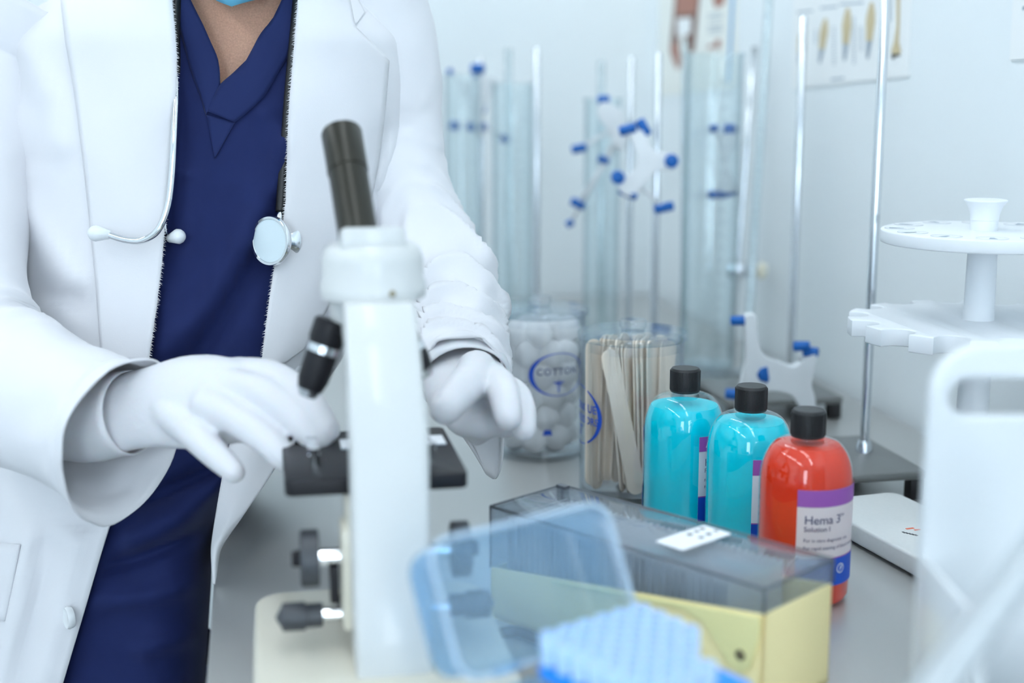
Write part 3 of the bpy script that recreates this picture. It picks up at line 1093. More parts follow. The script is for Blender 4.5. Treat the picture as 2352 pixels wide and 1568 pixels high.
# local frame of the lid: x along the hinge, its depth axis up and back, its top panel away from the camera
tilt = math.radians(26)
upv = Vector((0, math.sin(tilt), math.cos(tilt)))
back = Vector((0, math.cos(tilt), -math.sin(tilt)))
mtx = Matrix((Vector((1, 0, 0)), upv, back)).transposed().to_4x4()
hinge = Vector((TW / 2, TD + 0.002, TH + 0.004))
tl.matrix_local = Matrix.Translation(hinge + upv * (LH / 2)) @ mtx
rim_path = rrect(TW + 0.002, LH + 0.002, 0.013, 6)
v, f = tube([(p[0], p[1], 0.0) for p in rim_path + rim_path[:1]], 0.0016, 8, caps=False, up=(0, 0, 1))
rim = obj('lid_rim', v, f, M['rim_frost'], tl)
for sx in (-0.035, 0.035):
    v, f = tube([(TW / 2 + sx - 0.008, TD + 0.002, TH + 0.003), (TW / 2 + sx + 0.008, TD + 0.002, TH + 0.003)], 0.003, 12)
    obj('hinge', v, f, M['frost'], tb)
# the tips
tv_, tf_ = lathe([(0.0, 0.0), (0.0020, 0.0), (0.0050, 0.001), (0.0052, 0.009), (0.0061, 0.0095), (0.0061, 0.018), (0.0046, 0.018), (0.0040, 0.006), (0, 0.006)], 16)
tme = bpy.data.meshes.new('pipette_tip')
tme.from_pydata(tv_, [], tf_)
tme.materials.append(M['tip_pale'])
tme.polygons.foreach_set('use_smooth', [True] * len(tme.polygons))
sharpen(tme, 40)
Rm = Matrix.Rotation(math.atan2(0.6, 0.8), 4, 'Z')
org = Vector(tb.location)
for i in range(6):
    for j in range(7):
        if (i == 5 and j < 3) or (i == 4 and j < 2):
            continue
        loc = org + Rm @ Vector(((TW + RX0) / 2 + (i - 2.5) * 0.0130, TD / 2 + (j - 3) * 0.0130, TH + 0.003))
        o = bpy.data.objects.new('pipette_tip', tme)
        COL.objects.link(o)
        o.location = loc
        tag(o, 'pale blue pipette tip standing in the open tip box', 'pipette tip', 'tips in the open box')

# ------------------------------------------------------------------ white caddy with handle slot
CYD = 0.74
cl_ = at(2132, 1000, CYD)
cad = thing('caddy', 'tall white plastic caddy with a slotted carrying handle', 'caddy', (float(cl_[0]), CYD, BENCH_Z), math.radians(0))
top_z = float(at(2300, 790, CYD)[2]) - BENCH_Z
ptop, pbot = float(at(2300, 872, CYD)[2]) - BENCH_Z, float(at(2300, 957, CYD)[2]) - BENCH_Z
sx0 = float(at(2180, 915, CYD)[0] - cl_[0])
CW = 0.20
outer = [(0, 0)] + [(0.030 - 0.030 * math.cos(a), top_z - 0.030 + 0.030 * math.sin(a)) for a in np.linspace(0, PI / 2, 9)]
outer += [(CW - 0.030 + 0.030 * math.sin(a), top_z - 0.030 + 0.030 * math.cos(a)) for a in np.linspace(0, PI / 2, 9)] + [(CW, 0)]
rs = (ptop - pbot) / 2
mz = (ptop + pbot) / 2
slot = [(sx0 + rs - rs * math.sin(a), mz + rs * math.cos(a)) for a in np.linspace(0, PI, 11)]
slot += [(CW - sx0 - rs + rs * math.sin(a), mz - rs * math.cos(a)) for a in np.linspace(0, PI, 11)]


def panel_with_hole(outer, hole, t):
    """flat panel in the xz plane, thickness t along y, one hole"""
    bm = bmesh.new()
    eo, eh = [], []
    vo = [bm.verts.new((p[0], 0, p[1])) for p in outer]
    vh = [bm.verts.new((p[0], 0, p[1])) for p in hole]
    for vv in (vo, vh):
        for k in range(len(vv)):
            eo.append(bm.edges.new((vv[k], vv[(k + 1) % len(vv)])))
    bmesh.ops.triangle_fill(bm, edges=eo, use_beauty=True)
    r = bmesh.ops.extrude_face_region(bm, geom=bm.faces[:])
    for v in r['geom']:
        if isinstance(v, bmesh.types.BMVert):
            v.co.y += t
    return bm


pan = bmobj('handle_panel', panel_with_hole(outer, slot, 0.010), M['white_plastic'], cad, sharp=40)
bevel_mod(pan, 0.0025, 3)
rimz = float(at(2110, 1280, CYD)[2]) - BENCH_Z
flz = rimz - 0.05
bmobj('tray_floor', box((0.003, -0.10, 0.0), (CW - 0.003, 0.0, 0.05), 0.002), M['white_plastic'], cad)
bmobj('tray_side', box((0, -0.10, 0.0), (0.004, 0.002, rimz), 0.0015), M['white_plastic'], cad)
bmobj('tray_side', box((CW - 0.004, -0.10, 0.0), (CW, 0.002, rimz), 0.0015), M['white_plastic'], cad)
bmobj('tray_front', box((0, -0.104, 0.0), (CW, -0.100, rimz * 0.75), 0.0015), M['white_plastic'], cad)

# chrome tube near the camera: a bent bench rail
cpts = [bz(1900, 2300) * np.array([1, 1, 0]) + np.array([0, 0, BENCH_Z])]
q0, q1 = at(2150, 1580, 0.50), at(2365, 1285, 0.56)
dq = (q1 - q0)
pA = q0 - dq * 0.55
pB = q1 + dq * 0.5
path = [np.array([pA[0] - 0.012, pA[1] - 0.012, BENCH_Z]), np.array([pA[0] - 0.012, pA[1] - 0.012, pA[2] - 0.05]), np.array([pA[0] - 0.006, pA[1] - 0.006, pA[2] - 0.012]), pA, q0, q1, pB]
path += [pB + np.array([0.020, 0.004, -0.004]), np.array([pB[0] + 0.032, pB[1] + 0.004, pB[2] - 0.05]), np.array([pB[0] + 0.032, pB[1] + 0.004, BENCH_Z])]
v, f = tube(catmull(path, 80), 0.0085, 24)
rail = thing('bench_rail', 'shiny chrome rail slanting across the front corner beside the white caddy', 'rail', (float(pA[0] - 0.012), float(pA[1] - 0.012), BENCH_Z))
obj('bar', [np.array(p) - np.array(rail.location) for p in v], f, M['chrome'], rail)
for p in (path[0], path[-1]):
    lobj('foot_flange', [(0, 0), (0.019, 0), (0.019, 0.003), (0.012, 0.006), (0, 0.006)], M['chrome'], rail, center=tuple(np.array(p) - np.array(rail.location)))

# ------------------------------------------------------------------ pipette carousel
PC = np.array([0.429, 1.225])
pcar = thing('pipette_carousel', 'white round pipette stand with two tiers and a flared knob', 'pipette stand', (PC[0], PC[1], BENCH_Z), -math.atan2(PC[0], PC[1]))
lobj('foot', [(0, 0), (0.038, 0), (0.039, 0.003), (0.039, 0.008), (0.035, 0.012), (0.024, 0.018), (0.018, 0.026), (0, 0.026)], M['white_matte'], pcar, 64)
lobj('column', [(0, 0.02), (0.0155, 0.02), (0.0145, 0.10), (0.0140, 0.19), (0.0128, 0.276), (0, 0.276)], M['white_matte'], pcar, 48)
lobj('knob', [(0, 0.278), (0.0118, 0.278), (0.0121, 0.287), (0.0125, 0.2876), (0.0126, 0.292), (0.0150, 0.299), (0.0182, 0.3035), (0.0190, 0.3045), (0.0190, 0.3055), (0.0175, 0.3060), (0, 0.3045)], M['white_matte'], pcar, 48, 30)


def notched(R, n, depth, width, z0, z1, phase=0.0):
    """disc with U-shaped notches cut in from the rim"""
    pts = []
    half = math.asin(width / 2 / R)
    for k in range(n):
        a = 2 * PI * k / n + phase
        a2 = a + 2 * PI / n
        # notch at a
        c = np.array([math.cos(a), math.sin(a)])
        t = np.array([-math.sin(a), math.cos(a)])
        rin = R - depth
        for q in np.linspace(-PI / 2, PI / 2, 7):
            pts.append(tuple(c * (rin + width / 2 - width / 2 * math.cos(q)) + t * (width / 2 * math.sin(q))))
        for q in np.linspace(a + half, a2 - half, 4):
            pts.append((R * math.cos(q), R * math.sin(q)))
    return prism(pts, z0, z1, 0.0012, 2)


lower = bmobj('lower_tier', notched(0.117, 14, 0.020, 0.030, 0.180, 0.196, 0.05), M['white_matte'], pcar, sharp=50)
# upper tier with round cups
up_t = bmobj('upper_tier', prism([(0.091 * math.cos(a), 0.091 * math.sin(a)) for a in np.linspace(0, 2 * PI, 65)[:-1]], 0.266, 0.278, 0.0015, 2), M['white_matte'], pcar, sharp=50)
for k in range(12):
    a = 2 * PI * k / 12 + 0.1
    lobj('cup', [(0.0125, 0.2785), (0.0135, 0.2787), (0.0135, 0.2781), (0.0115, 0.2781), (0.0125, 0.2785)], M['white_plastic'], up_t, 24, center=(0.074 * math.cos(a), 0.074 * math.sin(a), 0))
    c, s = math.cos(a), math.sin(a)
    r0, r1 = 0.070, 0.083
    vs = [(c * r0 - s * q * 0.0015, s * r0 + c * q * 0.0015, 0.2783) for q in (-1, 1)] + [(c * r1 - s * q * 0.004, s * r1 + c * q * 0.004, 0.2783) for q in (1, -1)]
    obj('slit', vs, [(0, 1, 2, 3)], M['grey_print'], up_t, smooth=False)

# ------------------------------------------------------------------ flat white balance
sc_c = (0.360, 1.150)
scl = thing('bench_scale', 'flat white bench scale lying behind the red bottle', 'scale', (sc_c[0], sc_c[1], BENCH_Z), math.radians(18.6))
bmobj('body', prism(rrect(0.094, 0.205, 0.012, 6), 0.003, 0.021, 0.003, 3), M['scale_white'], scl)
for fx in (-0.035, 0.035):
    for fy in (-0.09, 0.09):
        lobj('foot', [(0, 0), (0.006, 0), (0.006, 0.004), (0, 0.004)], M['black_rubber'], scl, 16, center=(fx, fy, 0))
iv = Matrix.Rotation(math.radians(-18.6), 4, 'Z') @ Matrix.Translation(-Vector((sc_c[0], sc_c[1], BENCH_Z)))
for x, y, w, h, m in ((2090, 1213, 0.008, 0.0025, 'orange_print'), (2107, 1216, 0.006, 0.0025, 'orange_print')):
    p = iv @ V(onz(x, y, BENCH_Z + 0.0212))
    bmobj('printed_mark', box((p.x - w / 2, p.y - h / 2, 0.021), (p.x + w / 2, p.y + h / 2, 0.0213)), M[m], scl, smooth=False)
for k in range(5):
    p = iv @ V(onz(2076 + k * 7, 1222 + k * 1.6, BENCH_Z + 0.0212))
    bmobj('printed_mark', box((p.x - 0.001, p.y - 0.0018, 0.021), (p.x + 0.001, p.y + 0.0018, 0.0213)), M['grey_knob'], scl, smooth=False)

# ------------------------------------------------------------------ ring stands, glassware, clamps
def ring_stand(label, px, py_base, py_top, rod_r=0.005, plate=(0.16, 0.11), rz=AZ, off=(0, 0), feet=0.022, lean=0.0):
    b = onz(px, py_base, BENCH_Z + feet + 0.008)
    zt = float(at(px, py_top, b[1])[2]) - BENCH_Z
    s = thing('ring_stand', label, 'ring stand', (float(b[0]), float(b[1]), BENCH_Z), rz)
    w, d = plate
    bmobj('base_plate', prism(rrect(w, d, 0.006, 3, off[0], off[1]), feet, feet + 0.008, 0.0015, 2), M['iron'], s)
    for fx in (-1, 1):
        for fy in (-1, 1):
            bmobj('foot', box((off[0] + fx * (w / 2 - 0.010) - 0.008, off[1] + fy * (d / 2 - 0.010) - 0.008, 0), (off[0] + fx * (w / 2 - 0.010) + 0.008, off[1] + fy * (d / 2 - 0.010) + 0.008, feet), 0.002), M['black_rubber'], s)
    lobj('collar', [(0, feet + 0.008), (0.009, feet + 0.008), (0.008, feet + 0.016), (0.0065, feet + 0.020), (0, feet + 0.020)], M['rod'], s, 24)
    v, f = tube([(0, 0, z) for z in (feet + 0.008, zt / 2, zt - 0.002, zt)], [rod_r, rod_r, rod_r, rod_r * 0.7], 24)
    obj('rod', v, f, M['rod'], s, sharp=40)
    return s


ring_stand('ring stand with tall bare steel rod beside the pipette stand', 1984, 1036, -60, off=(-0.045, -0.01), plate=(0.15, 0.15))
ring_stand('ring stand with bare steel rod standing left of the bare rod by the pipette stand', 1815, 880, 36, off=(-0.04, -0.02), plate=(0.15, 0.14), feet=0.020)
ring_stand('ring stand with steel rod beside the tall glass cylinders on the far left', 1231, 792, 108, off=(0.035, 0.0), plate=(0.10, 0.09))
ring_stand('ring stand with steel rod left of the white clamp with blue knobs', 1441, 775, 130, plate=(0.06, 0.08), off=(0.022, 0.03))
ring_stand('ring stand with steel rod through the white clamp with blue knobs', 1500, 835, 120, plate=(0.11, 0.10), off=(-0.045, -0.02))
ring_stand('ring stand with short steel rod at the back left behind the glass cylinders', 1106, 722, 130, off=(0.0, 0.0), plate=(0.09, 0.08))


def cylinder(label, px, py_base, py_top, width_px, name='graduated_cylinder', foot=1.35, marks=True, spout=True):
    b = onz(px, py_base, BENCH_Z)
    depth = float(b[1]) * math.cos(PITCH) + 0.4 * math.sin(PITCH)
    r = width_px / 2 * depth / FPX
    h = float(at(px, py_top, b[1])[2]) - BENCH_Z
    g = thing(name, label, 'glassware', (float(b[0]), float(b[1]), BENCH_Z), -math.atan2(b[0], b[1]))
    t = 0.0022
    lobj('wall', [(0, 0.014), (r, 0.016), (r, h - 0.006), (r + 0.002, h - 0.002), (r + 0.0025, h), (r - t + 0.002, h), (r - t, h - 0.008), (r - t, 0.020), (0, 0.018)], M['glass'], g, 48)
    lobj('foot', [(0, 0), (r * foot, 0), (r * foot, 0.006), (r * 0.8, 0.013), (r * 0.6, 0.0155), (0, 0.0155)], M['jar'], g, 48)
    if marks:
        for k in range(22):
            z = 0.05 + (h - 0.09) * k / 21
            wd = 0.45 if k % 5 == 0 else 0.25
            vs, fs = lathe([(r + 0.0003, z), (r + 0.0003, z + 0.0009)], 6, 0.25, 0.25 + wd)
            obj('graduation', vs, fs, M['grey_print'], g)
    return g


cylinder('large graduated glass cylinder right of the white blue-knobbed clamp', 1622, 862, 122, 128)
cylinder('tall glass cylinder next to the far left steel rod', 1178, 800, 190, 92)
cylinder('tall glass cylinder partly hidden by the white sleeve', 1066, 790, 170, 80)
cylinder('slim glass cylinder between the cotton jar and the white clamp', 1378, 806, 225, 82)


def burette(label, pxa, pya, Ya, pxb, pyb, Yb, r):
    a, b = at(pxa, pya, Ya), at(pxb, pyb, Yb)
    g = thing('burette', label, 'burette', b)
    d = a - b
    n = 8
    v, f = tube([d * k / n for k in range(n + 1)], r, 20, caps=False)
    w = obj('tube', v, f, M['glass'], g)
    solidify(w, 0.0012, -1)
    vs, fs = [], []
    for k in range(40):
        p = d * (0.12 + 0.8 * k / 39)
        vv, ff = tube([p, p + d / np.linalg.norm(d) * 0.0012], r + 0.0003, 20, caps=False)
        q = obj('graduation', [x for i, x in enumerate(vv)], [t for i, t in enumerate(ff) if 3 <= i % 20 <= (9 if k % 5 else 12)], M['grey_print'], g)
    return g


def lean_base(px, py, z=BENCH_Z):
    return onz(px, py, z)


lb = lean_base(1690, 880)
burette('long glass burette leaning against the wall, white graduation ticks', 1768, -30, float(lb[1]) + 0.10, 1712, 872, float(lb[1]), 0.0062)
lb2 = lean_base(1678, 812)
g = thing('steel_rod', 'loose steel rod leaning beside the large graduated cylinder', 'rod', lb2)
aa = at(1734, 108, float(lb2[1]) + 0.05)
v, f = tube([(aa - lb2) * k / 3 for k in range(4)], 0.0048, 20)
obj('shaft', v, f, M['rod'], g)
bmobj('clamp_block', xform(box((-0.016, -0.011, -0.011), (0.016, 0.011, 0.011), 0.002), Matrix.Translation(V((aa - lb2) * 0.275))), M['rod'], g)
v, f = capsule([V((aa - lb2) * 0.275) + Vector((0.036, -0.012, -0.004)), V((aa - lb2) * 0.275) + Vector((0.037, -0.012, 0.006))], [0.008, 0.008], 16)
obj('thumb_knob', v, f, M['ivory'], g)
v, f = tube([V((aa - lb2) * 0.275), V((aa - lb2) * 0.275) + Vector((0.036, -0.012, 0))], 0.003, 10)
obj('thumb_screw', v, f, M['rod'], g)
lb3 = lean_base(1572, 808)
burette('glass burette behind the large graduated cylinder', 1574, 92, float(lb3[1]), 1572, 808, float(lb3[1]), 0.0058)
lb4 = lean_base(1382, 780)
burette('glass burette rising above the slim glass cylinder', 1381, 140, float(lb4[1]), 1382, 780, float(lb4[1]), 0.0062)
lb5 = lean_base(1170, 775)
burette('glass burette rising above the tall cylinder on the far left', 1168, 112, float(lb5[1]), 1170, 775, float(lb5[1]), 0.0062)


def clamp(label, Y, outline, knobs, t=0.014, dy=0.0):
    """white moulded burette clamp: outline and knobs given in photo pixels at distance Y"""
    c = at(np.mean([p[0] for p in outline]), np.mean([p[1] for p in outline]), Y)
    g = thing('burette_clamp', label, 'clamp', c)
    n = len(outline)
    sm = catmull(list(outline) + [outline[0]], n * 6 + 1)[:-1]
    bm = bmesh.new()
    P = [at(p[0], p[1], Y) - c for p in sm]
    a = [bm.verts.new((p[0], -t / 2, p[2])) for p in P]
    fo = bm.faces.new(a)
    r = bmesh.ops.extrude_face_region(bm, geom=[fo])
    for v in r['geom']:
        if isinstance(v, bmesh.types.BMVert):
            v.co.y = t / 2
    es = [e for e in bm.edges if abs(e.verts[0].co.y - e.verts[1].co.y) < 1e-7]
    bmesh.ops.bevel(bm, geom=es, offset=0.0012, segments=1, profile=0.5, affect='EDGES')
    bmesh.ops.triangulate(bm, faces=[q for q in bm.faces if len(q.verts) > 4])
    body = bmobj('body', bm, M['white_plastic'], g, sharp=25)
    for x, y, dx, dz, ly, r in knobs:
        p = at(x, y, Y) - c
        d = np.array([dx, ly, dz], float)
        L = np.linalg.norm(d)
        v, f = tube([p - d * 0.5, p - d * 0.45, p + d * 0.45, p + d * 0.5], [r * 0.8, r, r, r * 0.8], 18,
                    rfun=lambda i, a: 1 + 0.06 * math.cos(8 * a))
        obj('rubber_knob', v, f, M['blue_rubber'], g, sharp=50)
        near = min(P, key=lambda w: float(np.hypot(w[0] - p[0], w[2] - p[2])))
        inner = near + (np.zeros(3) - near) * 0.25
        if np.hypot(near[0] - p[0], near[2] - p[2]) > 0.004:            # a slim arm carries the outlying knobs
            v, f = tube([np.array([inner[0], 0, inner[2]]), np.array([p[0], p[1], p[2]])], 0.0028, 10)
            obj('arm', v, f, M['white_plastic'], g)
    return g


def rod_Y(px, py):
    return float(onz(px, py, BENCH_Z + 0.03)[1])


Yc = rod_Y(1500, 835) - 0.016
clamp('white four-armed burette clamp with blue knobs high on a steel rod', Yc,
      [(1445, 312), (1475, 300), (1505, 345), (1548, 352), (1550, 388), (1508, 392), (1478, 425), (1455, 452), (1425, 440), (1420, 412), (1450, 395), (1462, 368), (1455, 335)],
      [(1442, 297, 0.022, 0.006, -0.004, 0.0065), (1478, 293, 0.012, -0.020, -0.004, 0.0065), (1541, 369, 0.0, 0.0, -0.022, 0.0095), (1419, 407, 0.0, 0.0, -0.022, 0.0090), (1443, 442, 0.024, -0.010, -0.004, 0.0065), (1525, 477, 0.026, 0.006, 0.0, 0.006)])
clamp('small pale clamp with blue knobs on the slim glass cylinder', rod_Y(1441, 775) - 0.02,
      [(1400, 235), (1432, 262), (1440, 330), (1420, 345), (1395, 300), (1372, 262), (1380, 236)],
      [(1386, 229, 0.018, 0.0, 0, 0.006), (1330, 341, 0.022, 0.004, 0, 0.006), (1386, 367, 0.016, -0.005, 0, 0.0055), (1327, 468, 0.020, -0.010, 0, 0.006), (1309, 513, 0.010, 0.006, 0, 0.005)])
clamp('white clamp with two blue knobs on the right of the large graduated cylinder', rod_Y(1500, 835) + 0.08,
      [(1655, 310), (1686, 305), (1690, 330), (1676, 352), (1672, 385), (1690, 425), (1688, 440), (1655, 438), (1652, 415), (1660, 380), (1655, 345)],
      [(1676, 297, 0.014, 0.0, -0.006, 0.0075), (1672, 443, 0.026, 0.007, 0, 0.006), (1638, 447, 0.014, 0.0, 0, 0.0055), (1640, 295, 0.012, 0.0, 0, 0.005)])
clamp('white burette clamp with blue knobs high up at the far left behind the glass cylinders', rod_Y(1106, 722) - 0.013,
      [(1050, 190), (1095, 178), (1125, 175), (1150, 190), (1130, 215), (1110, 260), (1112, 300), (1098, 315), (1085, 300), (1080, 250), (1062, 215)],
      [(1097, 158, 0.020, 0.0, -0.006, 0.008), (1095, 180, 0.006, -0.010, 0, 0.006), (1044, 289, 0.010, 0.0, -0.01, 0.0075), (1085, 292, 0.012, 0, -0.01, 0.0075), (1107, 291, 0.008, 0, -0.01, 0.007), (1160, 319, 0.010, 0, -0.01, 0.007), (1034, 165, 0.008, 0.004, 0, 0.005), (1110, 245, 0.003, 0.02, 0, 0.005)])
clamp('white double burette clamp with blue knobs standing behind the bottles', 1.56,
      [(1708, 722), (1733, 722), (1738, 770), (1752, 812), (1790, 830), (1822, 838), (1850, 820), (1872, 812), (1868, 845), (1862, 880), (1870, 915), (1868, 950), (1840, 940), (1815, 905), (1770, 895), (1735, 905), (1705, 930), (1690, 950), (1700, 880), (1712, 820)],
      [(1698, 736, 0.019, 0.001, -0.006, 0.0055), (1841, 795, 0.018, 0.001, -0.006, 0.0058), (1862, 808, 0.016, 0.0, -0.008, 0.0058), (1748, 858, 0.012, 0.002, -0.018, 0.0095), (1684, 905, 0.018, -0.001, -0.004, 0.006)], t=0.016)

# ------------------------------------------------------------------ posters on the right hand wall
NRM = -SIDE


def onwall(x, y, lift=0.0):
    d = ray(x, y)
    w = WALL_P + NRM * lift
    k = ((w - CAM) @ SIDE) / (d @ SIDE)
    return CAM + d * k


def poster(name, label, bl, br, height, m, t=0.0015):
    o3, r3 = onwall(*bl, lift=0.0005), onwall(*br, lift=0.0005)
    ex = (r3 - o3)
    W = np.linalg.norm(ex)
    ex = ex / W
    ey = np.cross(SIDE, ex)
    if ey[2] < 0:
        ey = -ey
    p = thing(name, label, 'poster', o3)
    sh = []
    vs = []
    for q in (0.0, t):
        for a, b in ((0, 0), (W, 0), (W, height), (0, height)):
            vs.append(ex * a + ey * b + NRM * q)
    fs = [(0, 1, 2, 3), (7, 6, 5, 4), (0, 4, 5, 1), (1, 5, 6, 2), (2, 6, 7, 3), (3, 7, 4, 0)]
    obj('sheet', vs, fs, m, p, smooth=False)

    def put(nm, pts, mm, z=0.0004):
        """pts in poster metres"""
        obj(nm, [ex * a + ey * b + NRM * (t + z) for a, b in pts], [tuple(range(len(pts)))], mm, p, smooth=False)

    def px2(x, y):
        d = onwall(x, y, t) - o3
        return float(d @ ex), float(d @ ey)
    return p, put, px2, W


pp, put, px2, W = poster('anatomy_poster', 'white anatomy poster of hand bones on the wall behind the bare rods', (1820, 204), (2089, 176), 0.62, M['poster'])


def blob(pts_px, mm, nm='bone_print', z=0.0004):
    put(nm, [px2(*q) for q in pts_px], mm, z)


for cx_, top, bot, hw, tilt_ in ((1892, 42, 148, 7, -14), (1943, 18, 142, 8, -8), (1998, 5, 138, 8, -10), (1842, 60, 150, 7, -12)):
    n = 7
    left, right = [], []
    for k in range(n):
        tt = k / (n - 1)
        y = top + (bot - top) * tt
        x = cx_ + 6 + tilt_ * tt
        w = hw * (0.45 + 0.9 * math.sin(PI * min(1, tt * 1.5)) if tt < 0.66 else 0.9 - 0.5 * (tt - 0.66) * 3)
        left.append((x - w, y))
        right.append((x + w, y + 1))
    k = 4
    blob(left[:k + 1] + right[:k + 1][::-1], M['bone'])
    for q in (-0.7, -0.2, 0.3, 0.75):
        x0, x1 = left[k][0] * (0.5 - q / 2) + right[k][0] * (0.5 + q / 2), left[-1][0] * (0.5 - q / 2) + right[-1][0] * (0.5 + q / 2)
        blob([(x0 - 1.3, left[k][1]), (x0 + 1.3, left[k][1]), (x1 + 0.7, left[-1][1] - abs(q) * 8), (x1 - 0.7, left[-1][1] - abs(q) * 8)], M['grey_print'])
blob([(2061, -20), (2069, -20), (2068, 60), (2066, 95), (2071, 118), (2068, 124), (2050, 124), (2048, 118), (2055, 95), (2060, 60)], M['bone'])
blob([(2050, 123), (2068, 123), (2070, 130), (2062, 128), (2054, 136), (2049, 134)], M['bone_dark'])
for x, y0, y1 in ((1917, 62, 150), (1963, 40, 150), (1979, 62, 120), (2043, 18, 48), (2048, 0, 46), (1875, 70, 100)):
    y = y0
    while y < y1:
        blob([(x - 3, y), (x + 3, y - 0.5), (x + 3, y + 2), (x - 3, y + 2.5)], M['grey_print'], 'caption_line')
        y += 6.5
for x0, x1, y in ((1832, 1868, 24), (1885, 1925, 14), (1930, 1985, 5), (1910, 1940, 178)):
    blob([(x0, y + 3), (x1, y - 1), (x1, y + 3), (x0, y + 7)], M['grey_print'], 'caption_line')

pp2, put, px2, W2 = poster('muscle_poster', 'anatomy poster with a brown figure behind the glass cylinder', (1513, 222), (1692, 200), 0.70, M['poster_cream'])
blob([(1553, -40), (1612, -40), (1604, 40), (1596, 118), (1584, 122), (1576, 100), (1574, 60), (1566, 50), (1560, 100), (1558, 130), (1540, 122), (1542, 90), (1548, 30)], M['flesh_dark'])
blob([(1556, -40), (1606, -40), (1600, 30), (1555, 34)], M['flesh_print'], 'figure_print', 0.0007)
blob([(1556, 42), (1590, 40), (1588, 78), (1556, 84)], M['poster'], 'figure_print', 0.0007)
blob([(1541, 100), (1560, 98), (1566, 150), (1556, 160), (1544, 130)], M['flesh_print'], 'figure_print', 0.0007)
for pts in ([(1636, -10), (1668, -14), (1664, 10), (1644, 20)], [(1628, 104), (1640, 102), (1640, 110), (1626, 112)], [(1644, 92), (1656, 90), (1656, 108), (1642, 112)]):
    blob(pts, M['flesh_print'], 'figure_print', 0.0005)
for y in (34, 42, 58, 66, 74):
    blob([(1628, y), (1660, y - 4), (1660, y - 1), (1628, y + 3)], M['grey_print'], 'caption_line')
blob([(1682, -60), (1691, -62), (1678, 190), (1671, 191)], mat('poster blue strip', srgb(130, 178, 214), 0.6), 'printed_strip')
pp3, put, px2, W3 = poster('wall_notice', 'plain white sheet fixed to the wall at the top right', (2322, 139), (2480, 124), 0.45, M['poster'])
for k in range(6):
    put('caption_line', [(0.02, 0.05 + k * 0.03), (W3 - 0.03, 0.05 + k * 0.03), (W3 - 0.03, 0.054 + k * 0.03), (0.02, 0.054 + k * 0.03)], M['grey_print'])

# ------------------------------------------------------------------ the person
PB = np.array([-0.375, 1.30, 0.0])
person = thing('person', 'person in white lab coat, navy scrubs and white gloves leaning over the microscope', 'person', PB)


def pchip(xs, ys, x):
    xs, ys = np.array(xs, float), np.array(ys, float)
    h = np.diff(xs)
    d = np.diff(ys) / h
    m = np.zeros(len(xs))
    m[0], m[-1] = d[0], d[-1]
    for i in range(1, len(xs) - 1):
        if d[i - 1] * d[i] > 0:
            w1, w2 = 2 * h[i] + h[i - 1], h[i] + 2 * h[i - 1]
            m[i] = (w1 + w2) / (w1 / d[i - 1] + w2 / d[i])
    x = np.clip(x, xs[0], xs[-1])
    i = int(min(max(np.searchsorted(xs, x) - 1, 0), len(xs) - 2))
    t = (x - xs[i]) / h[i]
    return float(ys[i] * (2 * t ** 3 - 3 * t ** 2 + 1) + m[i] * h[i] * (t ** 3 - 2 * t ** 2 + t) + ys[i + 1] * (-2 * t ** 3 + 3 * t ** 2) + m[i + 1] * h[i] * (t ** 3 - t ** 2))


# torso outline: photo row, middle, half width left and right (px), distance of its middle, half depth (m)
TT = np.array([
    (-170, 562, 120, 120, 1.330, 0.070), (-100, 560, 200, 170, 1.340, 0.100), (-40, 555, 330, 232, 1.345, 0.122),
    (20, 548, 450, 300, 1.350, 0.134), (100, 540, 520, 372, 1.350, 0.140), (250, 525, 520, 392, 1.345, 0.140),
    (450, 505, 490, 380, 1.335, 0.136), (650, 480, 455, 350, 1.322, 0.132), (800, 460, 440, 322, 1.310, 0.128),
    (900, 443, 430, 270, 1.300, 0.126), (1060, 403, 420, 195, 1.285, 0.124), (1180, 375, 412, 122, 1.275, 0.122),
    (1345, 345, 405, 138, 1.265, 0.120), (1568, 315, 415, 156, 1.262, 0.120), (1750, 300, 415, 165, 1.262, 0.120)], float)


def trow(py):
    return [pchip(TT[:, 0], TT[:, k], py) for k in range(1, 6)]


SQ = 0.88


def tring(py, th, op=0.0, om=0.0):
    pc, aL, aR, Yc, b = trow(py)
    s = math.sin(th)
    a = (aL if s < 0 else aR) + op
    x = pc + a * math.copysign(abs(s) ** SQ, s)
    c = math.cos(th)
    return x, Yc - (b + om) * math.copysign(abs(c) ** 0.9, c)


def th_of(px, py, op=0.0):
    pc, aL, aR, Yc, b = trow(py)
    a = (aL if px < pc else aR) + op
    s = max(-1.0, min(1.0, (px - pc) / a))
    return math.asin(math.copysign(abs(s) ** (1 / SQ), s))


def tsurf(px, py, op=0.0, om=0.0):
    th = th_of(px, py, op)
    return tring(py, th, op, om)[1]


def folds(px, py, spec):
    """relief in metres towards the camera: (polyline in px, half width, height)"""
    h = 0.0
    for pts, w, amp in spec:
        best = 1e9
        for (x0, y0), (x1, y1) in zip(pts[:-1], pts[1:]):
            dx, dy = x1 - x0, y1 - y0
            t = max(0.0, min(1.0, ((px - x0) * dx + (py - y0) * dy) / (dx * dx + dy * dy)))
            d = math.hypot(px - x0 - t * dx, py - y0 - t * dy)
            best = min(best, d)
        if best < 3 * w:
            h += amp * math.exp(-(best / w) ** 2)
    return h


def crumple(px, py, amp, sc=170.0, seed=0.0):
    return amp * (mnoise.noise(Vector((px / sc, py / (sc * 1.9), seed))) + 0.45 * mnoise.noise(Vector((px / sc * 2.3, py / sc * 1.2, seed + 9.1))))


def rel(pts):
    return [np.array(p) - PB for p in pts]


